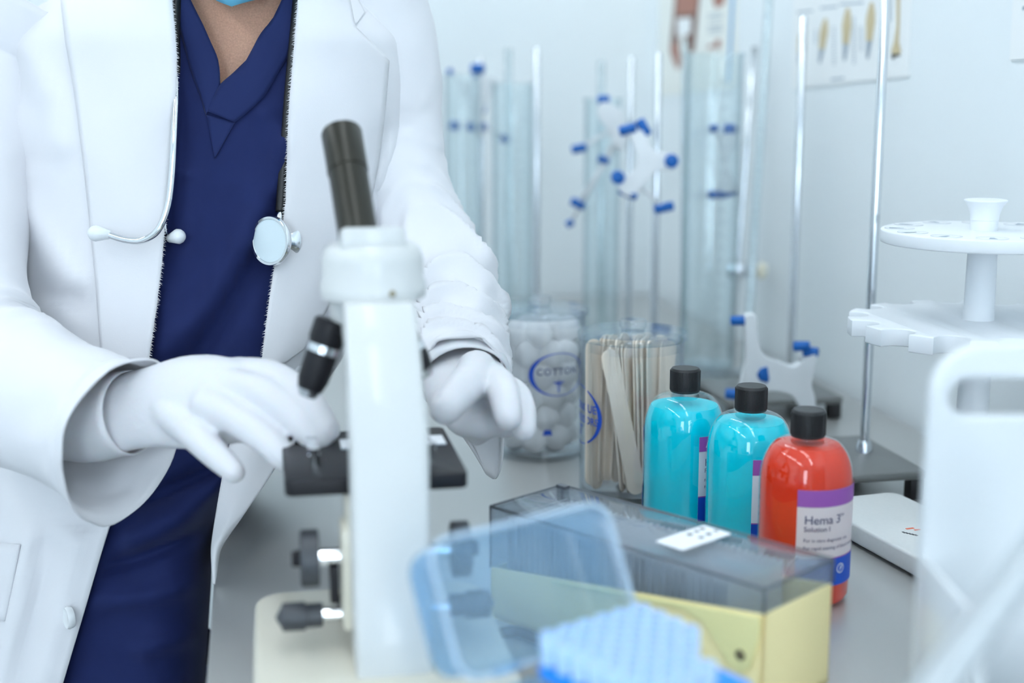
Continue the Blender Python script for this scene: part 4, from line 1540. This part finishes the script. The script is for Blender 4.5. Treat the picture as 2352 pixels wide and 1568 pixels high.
# ---- body: one continuous surface grown from overlapping solid shapes
def loft_rows(rows, n=40, op=0.0, om=0.0):
    vs, fs = [], []
    for py in rows:
        for k in range(n):
            th = 2 * PI * k / n
            x, Y = tring(py, th, op, om)
            vs.append(at(x, py, Y))
    for i in range(len(rows) - 1):
        for k in range(n):
            k2 = (k + 1) % n
            fs.append((i * n + k, i * n + k2, (i + 1) * n + k2, (i + 1) * n + k))
    fs.append(tuple(range(n - 1, -1, -1)))
    fs.append(tuple((len(rows) - 1) * n + k for k in range(n)))
    return vs, fs


def P4(pts):
    return [at(p[0], p[1], p[2]) for p in pts], [p[3] for p in pts]


def limb(pts, n=24):
    c = catmull(pts, 26)
    q, r = P4(c)
    return capsule(q, r, 20)


HC = np.array([at(567, -250, 1.265)[0], 1.275, 1.497])


def ellipsoid(c, r, n=24, m=16, warp=None):
    vs, fs = [], []
    for i in range(m + 1):
        a = -PI / 2 + PI * i / m
        for k in range(n):
            b = 2 * PI * k / n
            p = np.array([r[0] * math.cos(a) * math.cos(b), r[1] * math.cos(a) * math.sin(b), r[2] * math.sin(a)])
            if i in (0, m):
                p[0] += 1e-5 * math.cos(b)
                p[1] += 1e-5 * math.sin(b)
            if warp:
                p = warp(p)
            vs.append(np.array(c) + p)
    for i in range(m):
        for k in range(n):
            k2 = (k + 1) % n
            fs.append((i * n + k, i * n + k2, (i + 1) * n + k2, (i + 1) * n + k))
    return vs, fs


def head_warp(p):
    q = p.copy()
    if q[2] < 0:                        # narrow the jaw, bring the chin forward
        k = -q[2] / 0.12
        q[0] *= 1 - 0.32 * k * k
        q[1] = q[1] * (1 - 0.25 * k * k) - 0.018 * k
    return q


L_ARM = [(120, 170, 1.345, 0.045), (-20, 190, 1.33, 0.050), (-80, 400, 1.27, 0.047), (-112, 640, 1.19, 0.045), (0, 865, 1.115, 0.042), (130, 930, 1.08, 0.037), (225, 957, 1.065, 0.022)]
R_ARM = [(840, 80, 1.355, 0.056), (895, 250, 1.345, 0.046), (910, 400, 1.325, 0.043), (945, 520, 1.30, 0.041), (1005, 640, 1.255, 0.040), (1040, 740, 1.20, 0.036), (1050, 805, 1.16, 0.026)]
bits = [loft_rows([-165, -120, -80, -40, 0, 50, 100, 180, 260, 360, 470, 600, 740, 880, 1010, 1140, 1260, 1400, 1560, 1740], 40, -22, -0.020)]
bits.append(capsule([at(562, 60, 1.315), at(563, -40, 1.305), HC + np.array([0, 0.015, -0.06])], [0.066, 0.058, 0.056], 24))
bits.append(ellipsoid(HC, (0.076, 0.098, 0.122), 28, 18, head_warp))
bits.append(capsule([HC + np.array([0, -0.094, 0.012]), HC + np.array([0, -0.108, -0.022])], [0.008, 0.013], 12))      # nose
for sx in (-1, 1):
    bits.append(ellipsoid(HC + np.array([sx * 0.078, 0.012, -0.005]), (0.010, 0.020, 0.032), 14, 10))                   # ears
bits += [limb(L_ARM), limb(R_ARM)]
hipL, hipR = np.array([-0.462, 1.275, 0.70]), np.array([-0.380, 1.275, 0.70])
for hp, ft in ((hipL, np.array([-0.50, 1.30, 0.09])), (hipR, np.array([-0.375, 1.31, 0.09]))):
    kn = hp * 0.5 + ft * 0.5 + np.array([0, -0.03, 0.04])
    c = catmull([(*hp, 0.070), (*kn, 0.052), (*ft, 0.036)], 16)
    bits.append(capsule(c[:, :3], c[:, 3], 18))
    bits.append(capsule([ft + np.array([0, 0.03, -0.055]), ft + np.array([0, -0.12, -0.062])], [0.033, 0.027], 14))
v, f = merge(bits)
body = obj('body', rel(v), f, M['skin'], person)
rm = body.modifiers.new('skin', 'REMESH')
rm.mode = 'VOXEL'
rm.voxel_size = 0.007
rm.use_smooth_shade = True
sm = body.modifiers.new('smooth', 'SMOOTH')
sm.iterations = 5
for sx in (-1, 1):
    v, f = ellipsoid(HC + np.array([sx * 0.031, -0.082, 0.016]), (0.012, 0.010, 0.010), 16, 10)
    ev = obj('eye', rel(v), f, M['white_plastic'], person)
    v, f = ellipsoid(HC + np.array([sx * 0.031, -0.0895, 0.016]), (0.0055, 0.004, 0.0055), 12, 8)
    obj('iris', rel(v), f, M['black_rubber'], ev)
    v, f = tube([HC + np.array([sx * (0.017 + 0.007 * k), -0.089 + 0.003 * k, 0.036 + 0.004 * math.sin(PI * k / 4)]) for k in range(5)], 0.003, 8)
    obj('eyebrow', rel(v), f, M['hair'], person)
# hair
v, f = ellipsoid(HC + np.array([0, 0.012, 0.022]), (0.083, 0.101, 0.112), 32, 20)
hf = []
for q in f:
    c = sum(np.array(v[i]) for i in q) / len(q) - HC
    if c[2] > 0.045 - 1.1 * (c[1] + 0.03) if c[1] < 0.0 else c[2] > -0.07:
        hf.append(q)
hr = obj('hair', rel(v), hf, M['hair'], person)
solidify(hr, 0.006, 0.0)
# face mask
mv, mf = [], []
for i in range(9):
    t = i / 8.0
    z = -0.124 + 0.114 * t
    for k in range(19):
        a = -1.35 + 2.7 * k / 18
        bulge = 0.014 * math.sin(PI * t) * math.cos(a)
        rx = 0.070 * (0.38 + 0.66 * t ** 0.6) + bulge
        ry = 0.088 * (0.86 + 0.18 * t) + bulge
        mv.append(HC + np.array([rx * math.sin(a), -ry * math.cos(a) - 0.020 * (1 - 0.4 * t), z + (0.010 * abs(a) if i < 4 else 0)]))
mk = obj('face_mask', rel(mv), grid_faces(9, 19), M['mask'], person)
solidify(mk, 0.0016, 0.0)

# ---- scrubs
VL = [(-170, 385), (-120, 400), (-60, 418), (0, 438), (54, 465), (92, 482), (138, 501), (193, 506)]
VR = [(-170, 705), (-120, 692), (-60, 672), (0, 647), (42, 627), (80, 597), (138, 566), (168, 535), (193, 506)]
SEAM = [(193, 506), (365, 492), (800, 460), (1100, 385), (1568, 315), (1750, 300)]


def ix(tab, y):
    ys = [q[0] for q in tab]
    xs = [q[1] for q in tab]
    return float(np.interp(y, ys, xs))


SCRUB_F = [([(655, 330), (620, 440), (560, 560), (470, 700), (385, 800)], 30, 0.0136), ([(640, 470), (600, 580), (520, 720), (430, 850)], 22, -0.0119),
           ([(560, 1090), (430, 1180), (300, 1240)], 30, 0.0170), ([(560, 1040), (420, 1110), (300, 1160)], 22, -0.0170), ([(520, 1190), (400, 1250), (260, 1300)], 20, -0.0136),
           ([(480, 1330), (350, 1370), (230, 1380)], 26, 0.0102), ([(470, 1450), (330, 1490)], 24, 0.0102), ([(430, 400), (410, 600), (380, 760)], 16, 0.0068), ([(405, 420), (395, 640)], 12, -0.0068),
           ([(560, 420), (545, 560)], 18, 0.0051), ([(600, 250), (640, 300), (655, 380)], 12, 0.0068)]


def scrub_pt(px, py, th=None, lift=0.0):
    Y = tring(py, th)[1] if th is not None else tsurf(px, py)
    return at(px, py, Y - folds(px, py, SCRUB_F) - crumple(px, py, 0.0022, 120) - lift)


rows = [-160, -130, -100, -75, -50, -25, 0, 20, 40, 54, 68, 80, 92, 105, 120, 138, 152, 168, 180, 193] + list(np.linspace(205, 1700, 130))
NC = 44
vs, fs = [], []
for side, tab in ((-1, VL), (1, VR)):
    b0 = len(vs)
    for py in rows:
        x0 = ix(tab, py) if py <= 193 else ix(SEAM, py)
        t0 = th_of(x0, py)
        for k in range(NC):
            u = k / (NC - 1)
            th = t0 + (side * PI - t0) * (u ** 1.15)
            x, Y = tring(py, th)
            vs.append(at(x, py, Y - (folds(x, py, SCRUB_F) + crumple(x, py, 0.0022, 120) if abs(th) < 1.4 else 0.0)))
    fs += [tuple(b0 + i for i in q) for q in grid_faces(len(rows), NC)]
scr = obj('scrub_top', rel(vs), fs, M['scrubs'], person)
bm = bmesh.new()
bm.from_mesh(scr.data)
bmesh.ops.remove_doubles(bm, verts=bm.verts, dist=0.0002)
bmesh.ops.recalc_face_normals(bm, faces=bm.faces)
bm.to_mesh(scr.data)
bm.free()
solidify(scr, 0.0015, 0.0)
# neckband and gusset
for inner, outer_ in (
        ([(400, -120), (418, -60), (438, 0), (465, 54), (482, 92), (501, 138), (505, 193), (492, 225), (476, 256)],
         [(352, -120), (375, -60), (396, 0), (410, 54), (423, 105), (440, 168), (459, 218), (467, 243), (474, 266)]),
        ([(692, -120), (672, -60), (647, 0), (627, 42), (597, 80), (566, 138), (535, 168), (506, 194), (490, 222), (473, 254)],
         [(748, -120), (728, -60), (708, 0), (692, 55), (668, 118), (640, 165), (612, 214), (588, 240), (562, 264), (539, 281)])):
    n = 40
    I, O = catmull(inner, n), catmull(outer_, n)
    right = inner[0][0] > 600
    vs = []
    for i in range(n):
        for k in range(9):
            q = I[i] + (O[i] - I[i]) * k / 8.0
            e = min(k, 8 - k)
            vs.append(scrub_pt(q[0], q[1], None, (0.0030 if right else 0.0018) + 0.0008 * min(e, 2)))
    bd = obj('neckband', rel(vs), grid_faces(n, 9), M['scrubs_band'], scr)
    solidify(bd, 0.001, 0.0)
gp = []
for i in range(13):
    t = i / 12.0
    a = np.array([474, 264]) * (1 - t) + np.array([493, 364]) * t
    b = np.array([540, 281]) * (1 - t) + np.array([493.5, 364]) * t
    for k in range(7):
        q = a + (b - a) * k / 6
        gp.append(scrub_pt(q[0], q[1], None, 0.0026))
gs = obj('gusset', rel(gp), grid_faces(13, 7), M['scrubs_band'], scr)
solidify(gs, 0.001, 0.0)
# trousers
for hp, ft in ((hipL, np.array([-0.50, 1.30, 0.06])), (hipR, np.array([-0.375, 1.31, 0.06]))):
    kn = hp * 0.5 + ft * 0.5 + np.array([0, -0.03, 0.04])
    c = catmull([(*(hp + np.array([0, 0, 0.05])), 0.088), (*hp, 0.086), (*kn, 0.072), (*ft, 0.066)], 24)
    v, f = tube(c[:, :3], c[:, 3], 28, caps=False, rfun=lambda i, a: 1 + 0.05 * mnoise.noise(Vector((i * 0.35, 2 * math.cos(a), 2 * math.sin(a)))))
    tr = obj('trouser_leg', rel(v), f, M['scrubs'], person)
    solidify(tr, 0.002, -1)
    sh = capsule([ft + np.array([0, 0.035, -0.022]), ft + np.array([0, -0.06, -0.022]), ft + np.array([0, -0.135, -0.030])], [0.038, 0.040, 0.030], 18)
    obj('shoe', rel([np.array([p[0], p[1], max(p[2], 0.001)]) for p in sh[0]]), sh[1], M['white_plastic'], person)

# ---- lab coat
EL = [(-170, 425), (-60, 400), (0, 394), (60, 400), (130, 405), (200, 405), (280, 398), (400, 386), (500, 379), (600, 371), (700, 359), (830, 340), (1000, 305), (1205, 252), (1300, 224), (1400, 195), (1500, 165), (1568, 145), (1750, 95)]
ER = [(-170, 696), (-60, 690), (0, 685), (126, 675), (230, 666), (325, 661), (402, 659), (460, 658), (510, 651), (560, 642), (629, 629), (700, 618), (830, 602), (900, 580)]
COAT_F = [([(0, 1085), (90, 1130), (200, 1190)], 30, -0.0170), ([(60, 1240), (40, 1400), (10, 1568)], 40, 0.0136), ([(170, 1230), (130, 1400), (90, 1568)], 34, 0.0102),
          ([(110, 1260), (80, 1420), (40, 1568)], 26, -0.0119), ([(60, 120), (110, 220), (130, 330)], 34, 0.0102), ([(30, 160), (75, 260), (70, 360)], 26, -0.0136),
          ([(50, 470), (110, 560), (160, 640)], 30, 0.0102), ([(20, 700), (110, 660), (190, 700)], 26, -0.0085),
          ([(880, 300), (868, 380), (856, 440)], 16, -0.0136), ([(935, 280), (900, 350), (868, 420)], 14, 0.0102)]
OP, OM = 14, 0.014


def coat_pt(px, py, th, lift=0.0):
    x, Y = tring(py, th, OP, OM)
    k = 1.0 if abs(th) < 1.4 else 0.0
    return at(x, py, Y - k * max(-0.0065, folds(x, py, COAT_F) + crumple(x, py, 0.0045, 190, 3.0)) - lift)


vs, fs = [], []
rl = list(np.linspace(-165, 1740, 130))
NC = 46
for py in rl:
    t0 = th_of(ix(EL, py), py, OP)
    for k in range(NC):
        th = t0 + (-PI - t0) * (k / (NC - 1)) ** 1.15
        vs.append(coat_pt(0, py, th))
fs += grid_faces(len(rl), NC)
b0 = len(vs)
rr_ = list(np.linspace(-165, 880, 80))
for py in rr_:
    t0 = th_of(ix(ER, py), py, OP)
    for k in range(NC):
        th = t0 + (PI - t0) * (k / (NC - 1)) ** 1.15
        vs.append(coat_pt(0, py, th))
fs += [tuple(b0 + i for i in q) for q in grid_faces(len(rr_), NC)]
coat = obj('lab_coat', rel(vs), fs, M['coat'], person)
bm = bmesh.new()
bm.from_mesh(coat.data)
bmesh.ops.remove_doubles(bm, verts=bm.verts, dist=0.0002)
bmesh.ops.recalc_face_normals(bm, faces=bm.faces)
bm.to_mesh(coat.data)
bm.free()
solidify(coat, 0.0022, 0.0)
# the lower right front hangs forward over the bench edge
FL = [(840, 600, 1.188, 770, 1.222), (900, 577, 1.180, 722, 1.215), (980, 540, 1.160, 684, 1.195), (1060, 518, 1.140, 640, 1.165), (1120, 506, 1.120, 602, 1.138),
      (1180, 497, 1.104, 560, 1.112), (1230, 490, 1.088, 524, 1.094), (1265, 487, 1.078, 504, 1.082), (1310, 489, 1.068, 497, 1.070), (1345, 491, 1.062, 493, 1.063)]
vs = []
fl = catmull(FL, 44)
for py, x0, Y0, x1, Y1 in fl:
    for k in range(15):
        u = k / 14.0
        x = x0 + (x1 - x0) * u
        Y = Y0 + (Y1 - Y0) * u - 0.008 * math.sin(PI * u) + 0.003 * math.sin(py / 45 + u * 3)
        p = at(x, py, Y)
        p[2] = max(p[2], BENCH_Z + 0.004) if p[0] > -0.27 else p[2]
        vs.append(p)
fp = obj('front_flap', rel(vs), grid_faces(44, 15), M['coat'], coat)
solidify(fp, 0.002, 0.0)

# lapels
def lapel(rows_, xin, xout, lift_in, lift_out, name='lapel'):
    vs = []
    n = 17
    for py in rows_:
        a, b = ix(xin, py), ix(xout, py)
        for k in range(n):
            u = k / (n - 1.0)
            x = a + (b - a) * u
            th = th_of(x, py, OP)
            lift = lift_in + (lift_out - lift_in) * u + 0.002 * math.sin(PI * u)
            vs.append(coat_pt(0, py, th, lift))
    o = obj(name, rel(vs), grid_faces(len(rows_), n), M['coat'], coat)
    solidify(o, 0.0022, 0.0)
    return o


lapel(np.linspace(-150, 835, 60), [(y, x + 1) for y, x in EL], [(-150, 128), (0, 140), (100, 152), (200, 170), (350, 190), (500, 206), (650, 221), (800, 232), (835, 240)], 0.004, 0.007)
lapel(np.linspace(-150, 840, 76), [(y, x - 1) for y, x in ER], [(-150, 740), (-60, 785), (0, 803), (62, 815), (137, 893), (250, 884), (350, 872), (430, 858), (600, 812), (800, 700), (840, 640)], 0.004, 0.006)
lapel(np.linspace(-160, 58, 24), [(-160, 650), (-60, 700), (0, 735), (58, 790)], [(-160, 700), (-100, 770), (-60, 810), (0, 822), (30, 838), (58, 815)], 0.002, 0.004, 'collar')
# frayed threads along both front edges
tv2, tf2 = [], []
for tab, sgn in ((EL, 1), (ER, -1)):
    y = 0.0
    while y < 825:
        y += random.uniform(1.5, 4.0)
        x = ix(tab, y) + sgn * 0.5
        th = th_of(x, y, OP)
        p = coat_pt(0, y, th, 0.0045)
        d = np.array([sgn * random.uniform(0.001, 0.0032), random.uniform(-0.001, 0.001), random.uniform(-0.0025, 0.0008)])
        w = 0.0004
        q = len(tv2)
        tv2 += [p + np.array([0, 0, w]), p - np.array([0, 0, w]), p + d, p + np.array([0, -w, 0])]
        tf2 += [(q, q + 1, q + 2), (q, q + 3, q + 2), (q + 1, q + 3, q + 2)]
fr_ = obj('frayed_edge', rel(tv2), tf2, M['coat'], coat, smooth=False)
fr_['kind'] = 'stuff'

# sleeves
def sleeve(pts, n, droop=None, amp=0.05, seed=0.0, dense=60, gather=(0.75, 0.2, 9.0, 0.1)):
    c = catmull(pts, dense)
    q, r = P4(c)

    def rf(i, a):
        t = i / (dense - 1.0)
        w = Vector((t * 9.0 + 0.6 * math.sin(a), 1.3 * math.cos(a), 1.3 * math.sin(a) + seed))
        fold = mnoise.noise(w) + 0.55 * mnoise.noise(Vector((t * 22 + 0.9 * math.cos(a + 1), 2.0 * math.cos(a), 2.0 * math.sin(a) + seed + 4)))
        env = math.exp(-((t - gather[0]) / gather[1]) ** 2)
        ph = t * gather[2] + 1.0 * math.sin(a + 0.6) + 0.9 * mnoise.noise(Vector((t * 5, math.cos(a), math.sin(a) + seed)))
        ridge = ((1 - abs(math.sin(PI * ph))) ** 1.3 - 0.35) * env * gather[3] * (0.6 + 0.6 * mnoise.noise(Vector((t * 7, 1.7 * math.cos(a) + 3, 1.7 * math.sin(a) + seed))) + 0.25)
        return 1 + amp * (0.5 + 0.9 * t) * fold + ridge
    v, f = tube(q, r, n, caps=False, rfun=rf, up=(0, 0, 1))
    v = [np.array(p) for p in v]
    if droop:
        droop(v, n, dense)
    o = obj('sleeve', rel(v), f, M['coat'], coat)
    solidify(o, 0.0022, -1)
    return o


def droop_r(v, n, dense):
    for i in range(dense - 25, dense):
        t = (i - (dense - 25)) / 24.0
        ring = v[i * n:(i + 1) * n]
        c = sum(ring) / n
        for k in range(n):
            p = v[i * n + k]
            dwn = max(0.0, (c[2] - p[2]) / 0.045)
            if dwn > 0:
                right = max(0.0, min(1.0, 0.6 + (p[0] - c[0]) / 0.05))
                p[2] -= 0.075 * t * t * min(1.1, dwn) * right
                p[0] += 0.018 * t * t * min(1.0, dwn)
                p[1] += 0.012 * t * dwn


def droop_l(v, n, dense):
    for i in range(dense - 20, dense):
        t = (i - (dense - 20)) / 19.0
        ring = v[i * n:(i + 1) * n]
        c = sum(ring) / n
        for k in range(n):
            p = v[i * n + k]
            dwn = max(0.0, (c[2] - p[2]) / 0.06)
            p[2] -= 0.014 * t * t * dwn ** 2
            p[0] += 0.016 * t * t * (0.35 - dwn * 0.4)


sleeve([(75, 10, 1.345, 0.080), (-5, 170, 1.335, 0.070), (-70, 390, 1.275, 0.062), (-105, 630, 1.19, 0.062), (-70, 800, 1.135, 0.064), (10, 870, 1.110, 0.062), (130, 937, 1.080, 0.060), (235, 985, 1.056, 0.060), (272, 1000, 1.046, 0.062)], 72, droop_l, 0.05, 1.0, 110, (0.55, 0.10, 14.0, 0.10))
sleeve([(800, 20, 1.36, 0.080), (862, 170, 1.352, 0.066), (898, 300, 1.345, 0.053), (908, 400, 1.325, 0.051), (948, 520, 1.30, 0.049), (1006, 640, 1.255, 0.049), (1040, 740, 1.20, 0.044), (1052, 825, 1.14, 0.041), (1056, 866, 1.112, 0.0395)], 72, droop_r, 0.07, 5.0, 130, (0.78, 0.22, 12.0, 0.42))

# pocket and button on the lower left front
pk = []
for i in range(9):
    for k in range(9):
        x = -120 + (166 - i * 4.5) * k / 8.0
        y = 1250 + 2 * (k - 8) + i * 22
        pk.append(coat_pt(0, y, th_of(x, y, OP), 0.004))
po = obj('pocket', rel(pk), grid_faces(9, 9), M['coat'], coat)
solidify(po, 0.002, 0.0)
bth = th_of(158, 1418, OP)
bp = coat_pt(0, 1418, bth, 0.007)
v, f = lathe([(0, -0.003), (0.0092, -0.003), (0.0102, 0.0008), (0.0092, 0.0030), (0.0068, 0.0022), (0, 0.0022)], 28)
mt = Matrix.Rotation(PI / 2, 3, 'X') 
rt = Matrix.Rotation(-0.95, 3, 'Z')
bt = obj('button', [np.array(rt @ (mt @ Vector(p))) + bp - PB for p in v], f, M['button'], coat, sharp=40)

# ---- gloves, each one skin over a palm and five fingers
def glove(palm, fingers, upv, flat, label, cuff):
    parts = []
    c = catmull(palm, 16)
    q, r = P4(c)
    parts.append(capsule(q, r, 24, up=upv, flat=flat))
    for fg in fingers:
        c = catmull(fg, 14)
        q, r = P4(c)
        parts.append(capsule(q, r, 16))
    v, f = merge(parts)
    o = obj('glove', rel(v), f, M['glove'], person)
    o['label'] = label
    m = o.modifiers.new('skin', 'REMESH')
    m.mode = 'VOXEL'
    m.voxel_size = 0.0022
    m.use_smooth_shade = True
    s = o.modifiers.new('smooth', 'SMOOTH')
    s.iterations = 8
    s.factor = 0.5
    c = catmull(cuff, 10)
    q, r = P4(c)
    v, f = tube(q, r, 32, caps=False, up=upv, flat=0.85, rfun=lambda i, a: 1 + 0.02 * math.sin(3 * a + i))
    cf = obj('glove_cuff', rel(v), f, M['glove'], o)
    solidify(cf, 0.0012, 0)
    return o


glove([(250, 957, 1.062, 0.0335), (335, 935, 1.045, 0.034), (420, 922, 1.028, 0.038), (500, 925, 1.012, 0.037), (560, 935, 1.000, 0.029)],
      [[(545, 862, 1.030, 0.0150), (625, 866, 1.005, 0.0130), (705, 918, 0.978, 0.0115), (752, 988, 0.957, 0.0098)],
       [(530, 885, 1.012, 0.0150), (605, 905, 0.985, 0.0135), (685, 963, 0.964, 0.0120), (728, 1018, 0.950, 0.0100)],
       [(480, 930, 0.998, 0.0150), (545, 962, 0.976, 0.0130), (615, 1013, 0.956, 0.0118), (655, 1054, 0.944, 0.0100)],
       [(385, 945, 1.020, 0.0140), (440, 992, 0.990, 0.0125), (495, 1043, 0.966, 0.0110), (538, 1083, 0.952, 0.0088)],
       [(430, 905, 1.050, 0.0160), (560, 900, 1.050, 0.0140), (660, 945, 1.020, 0.0120), (715, 1000, 0.990, 0.0100)]],
      (0, 0.55, 0.83), 0.55, 'white glove of the hand at the slide, fingers reaching to the stage',
      [(90, 945, 1.095, 0.0350), (160, 958, 1.080, 0.0352), (222, 961, 1.068, 0.0350), (262, 954, 1.060, 0.0346), (300, 946, 1.052, 0.0342)])
glove([(1050, 800, 1.165, 0.031), (1062, 855, 1.120, 0.035), (1085, 905, 1.085, 0.038), (1100, 945, 1.060, 0.031)],
      [[(1095, 850, 1.075, 0.0170), (1085, 870, 1.040, 0.0155), (1055, 902, 1.005, 0.0145), (1024, 938, 0.982, 0.0128)],
       [(1120, 872, 1.075, 0.0150), (1148, 885, 1.035, 0.0135), (1160, 918, 1.005, 0.0125), (1166, 958, 0.990, 0.0110)],
       [(1140, 890, 1.090, 0.0140), (1180, 905, 1.055, 0.0125), (1198, 942, 1.030, 0.0118), (1203, 985, 1.015, 0.0102)],
       [(1125, 925, 1.095, 0.0130), (1160, 945, 1.070, 0.0120), (1165, 980, 1.050, 0.0100)],
       [(1095, 945, 1.095, 0.0120), (1112, 978, 1.075, 0.0108), (1095, 998, 1.058, 0.0092)]],
      (1, 0, 0), 0.62, 'white glove of the hand beside the cotton jar, thumb and fingers hanging down',
      [(1048, 760, 1.19, 0.0345), (1052, 800, 1.160, 0.0385), (1060, 850, 1.122, 0.0400), (1066, 872, 1.108, 0.0375)])

# ------------------------------------------------------------------ stethoscope
steth = thing('stethoscope', 'stethoscope with chrome ear tubes and disc hanging round the neck', 'stethoscope', PB)


def spath(pts, n=60):
    out = []
    for x, y, lift in pts:
        out.append((x, y, tsurf(x, y, OP, OM) - lift))
    c = catmull(out, n)
    return [at(*p) for p in c]


ear = spath([(404, 170, -0.004), (404, 240, 0.006), (400, 310, 0.018), (395, 400, 0.022), (386, 470, 0.023), (365, 525, 0.024), (330, 551, 0.024), (290, 551, 0.024), (246, 538, 0.024)])
v, f = tube(ear, 0.0030, 14)
obj('ear_tube', rel(v), f, M['chrome'], steth)
v, f = capsule([np.array(ear[-1]), np.array(ear[-1]) + np.array([-0.009, -0.002, 0.001])], [0.0045, 0.0072], 16)
obj('ear_tip', rel(v), f, M['white_plastic'], steth)
e2 = [at(388, 300, 1.216), at(384, 430, 1.205), at(378, 515, 1.199), at(386, 547, 1.192), at(396, 547, 1.188)]
v, f = tube(catmull(e2, 30), 0.0028, 12)
obj('ear_tube', rel(v), f, M['chrome'], steth)
v, f = capsule([at(392, 547, 1.188), at(409, 543, 1.184)], [0.0040, 0.0068], 16)
obj('ear_tip', rel(v), f, M['white_plastic'], steth)
def behind_edge(x, y, d):
    return at(x, y, tsurf(x, y, OP, OM) + d)


hose = [at(404, 180, 1.212), at(402, 60, 1.209), at(410, -60, 1.235), at(420, -150, 1.28), HC + np.array([-0.075, 0.06, -0.10]), HC + np.array([0.0, 0.105, -0.09]), HC + np.array([0.075, 0.06, -0.10]),
        at(690, -130, 1.27)] + [behind_edge(ix(ER, y) + dx, y, 0.004) for y, dx in ((-60, 2), (0, -1), (100, -2), (200, -3), (300, -4), (380, -8), (440, -11), (486, -10))]
v, f = tube(catmull(hose, 120), 0.0045, 14)
obj('hose', rel(v), f, M['black_rubber'], steth)
v, f = tube([behind_edge(645, 482, 0.004), at(643, 498, 1.192), at(640, 516, 1.188)], [0.0036, 0.0036, 0.0034], 14)
obj('stem', rel(v), f, M['chrome'], steth)
cpos = at(624, 553, 1.180)
nrm = Vector((-0.52, -0.83, 0.08)).normalized()
qq = Vector((0, 0, 1)).rotation_difference(nrm)


def disc(name, prof, m, par, back=0.0):
    v, f = lathe(prof, 56)
    o = obj(name, [np.array(qq @ Vector(p)) + cpos - PB for p in v], f, m, par, sharp=40)
    return o


chest = disc('chest_piece', [(0, -0.012), (0.010, -0.012), (0.0125, -0.010), (0.0125, -0.006), (0.016, -0.004), (0.0212, -0.002), (0.0222, 0.0), (0.0222, 0.0022), (0.0212, 0.0034), (0.0192, 0.0034), (0.0188, 0.0026)], M['chrome'], steth)
disc('diaphragm', [(0, 0.0032), (0.0188, 0.0027)], M['diaphragm'], chest)
disc('bell', [(0, -0.012), (0.009, -0.012), (0.012, -0.016), (0.0155, -0.0195), (0.0158, -0.021), (0.013, -0.021), (0, -0.018)], M['rod'], chest)
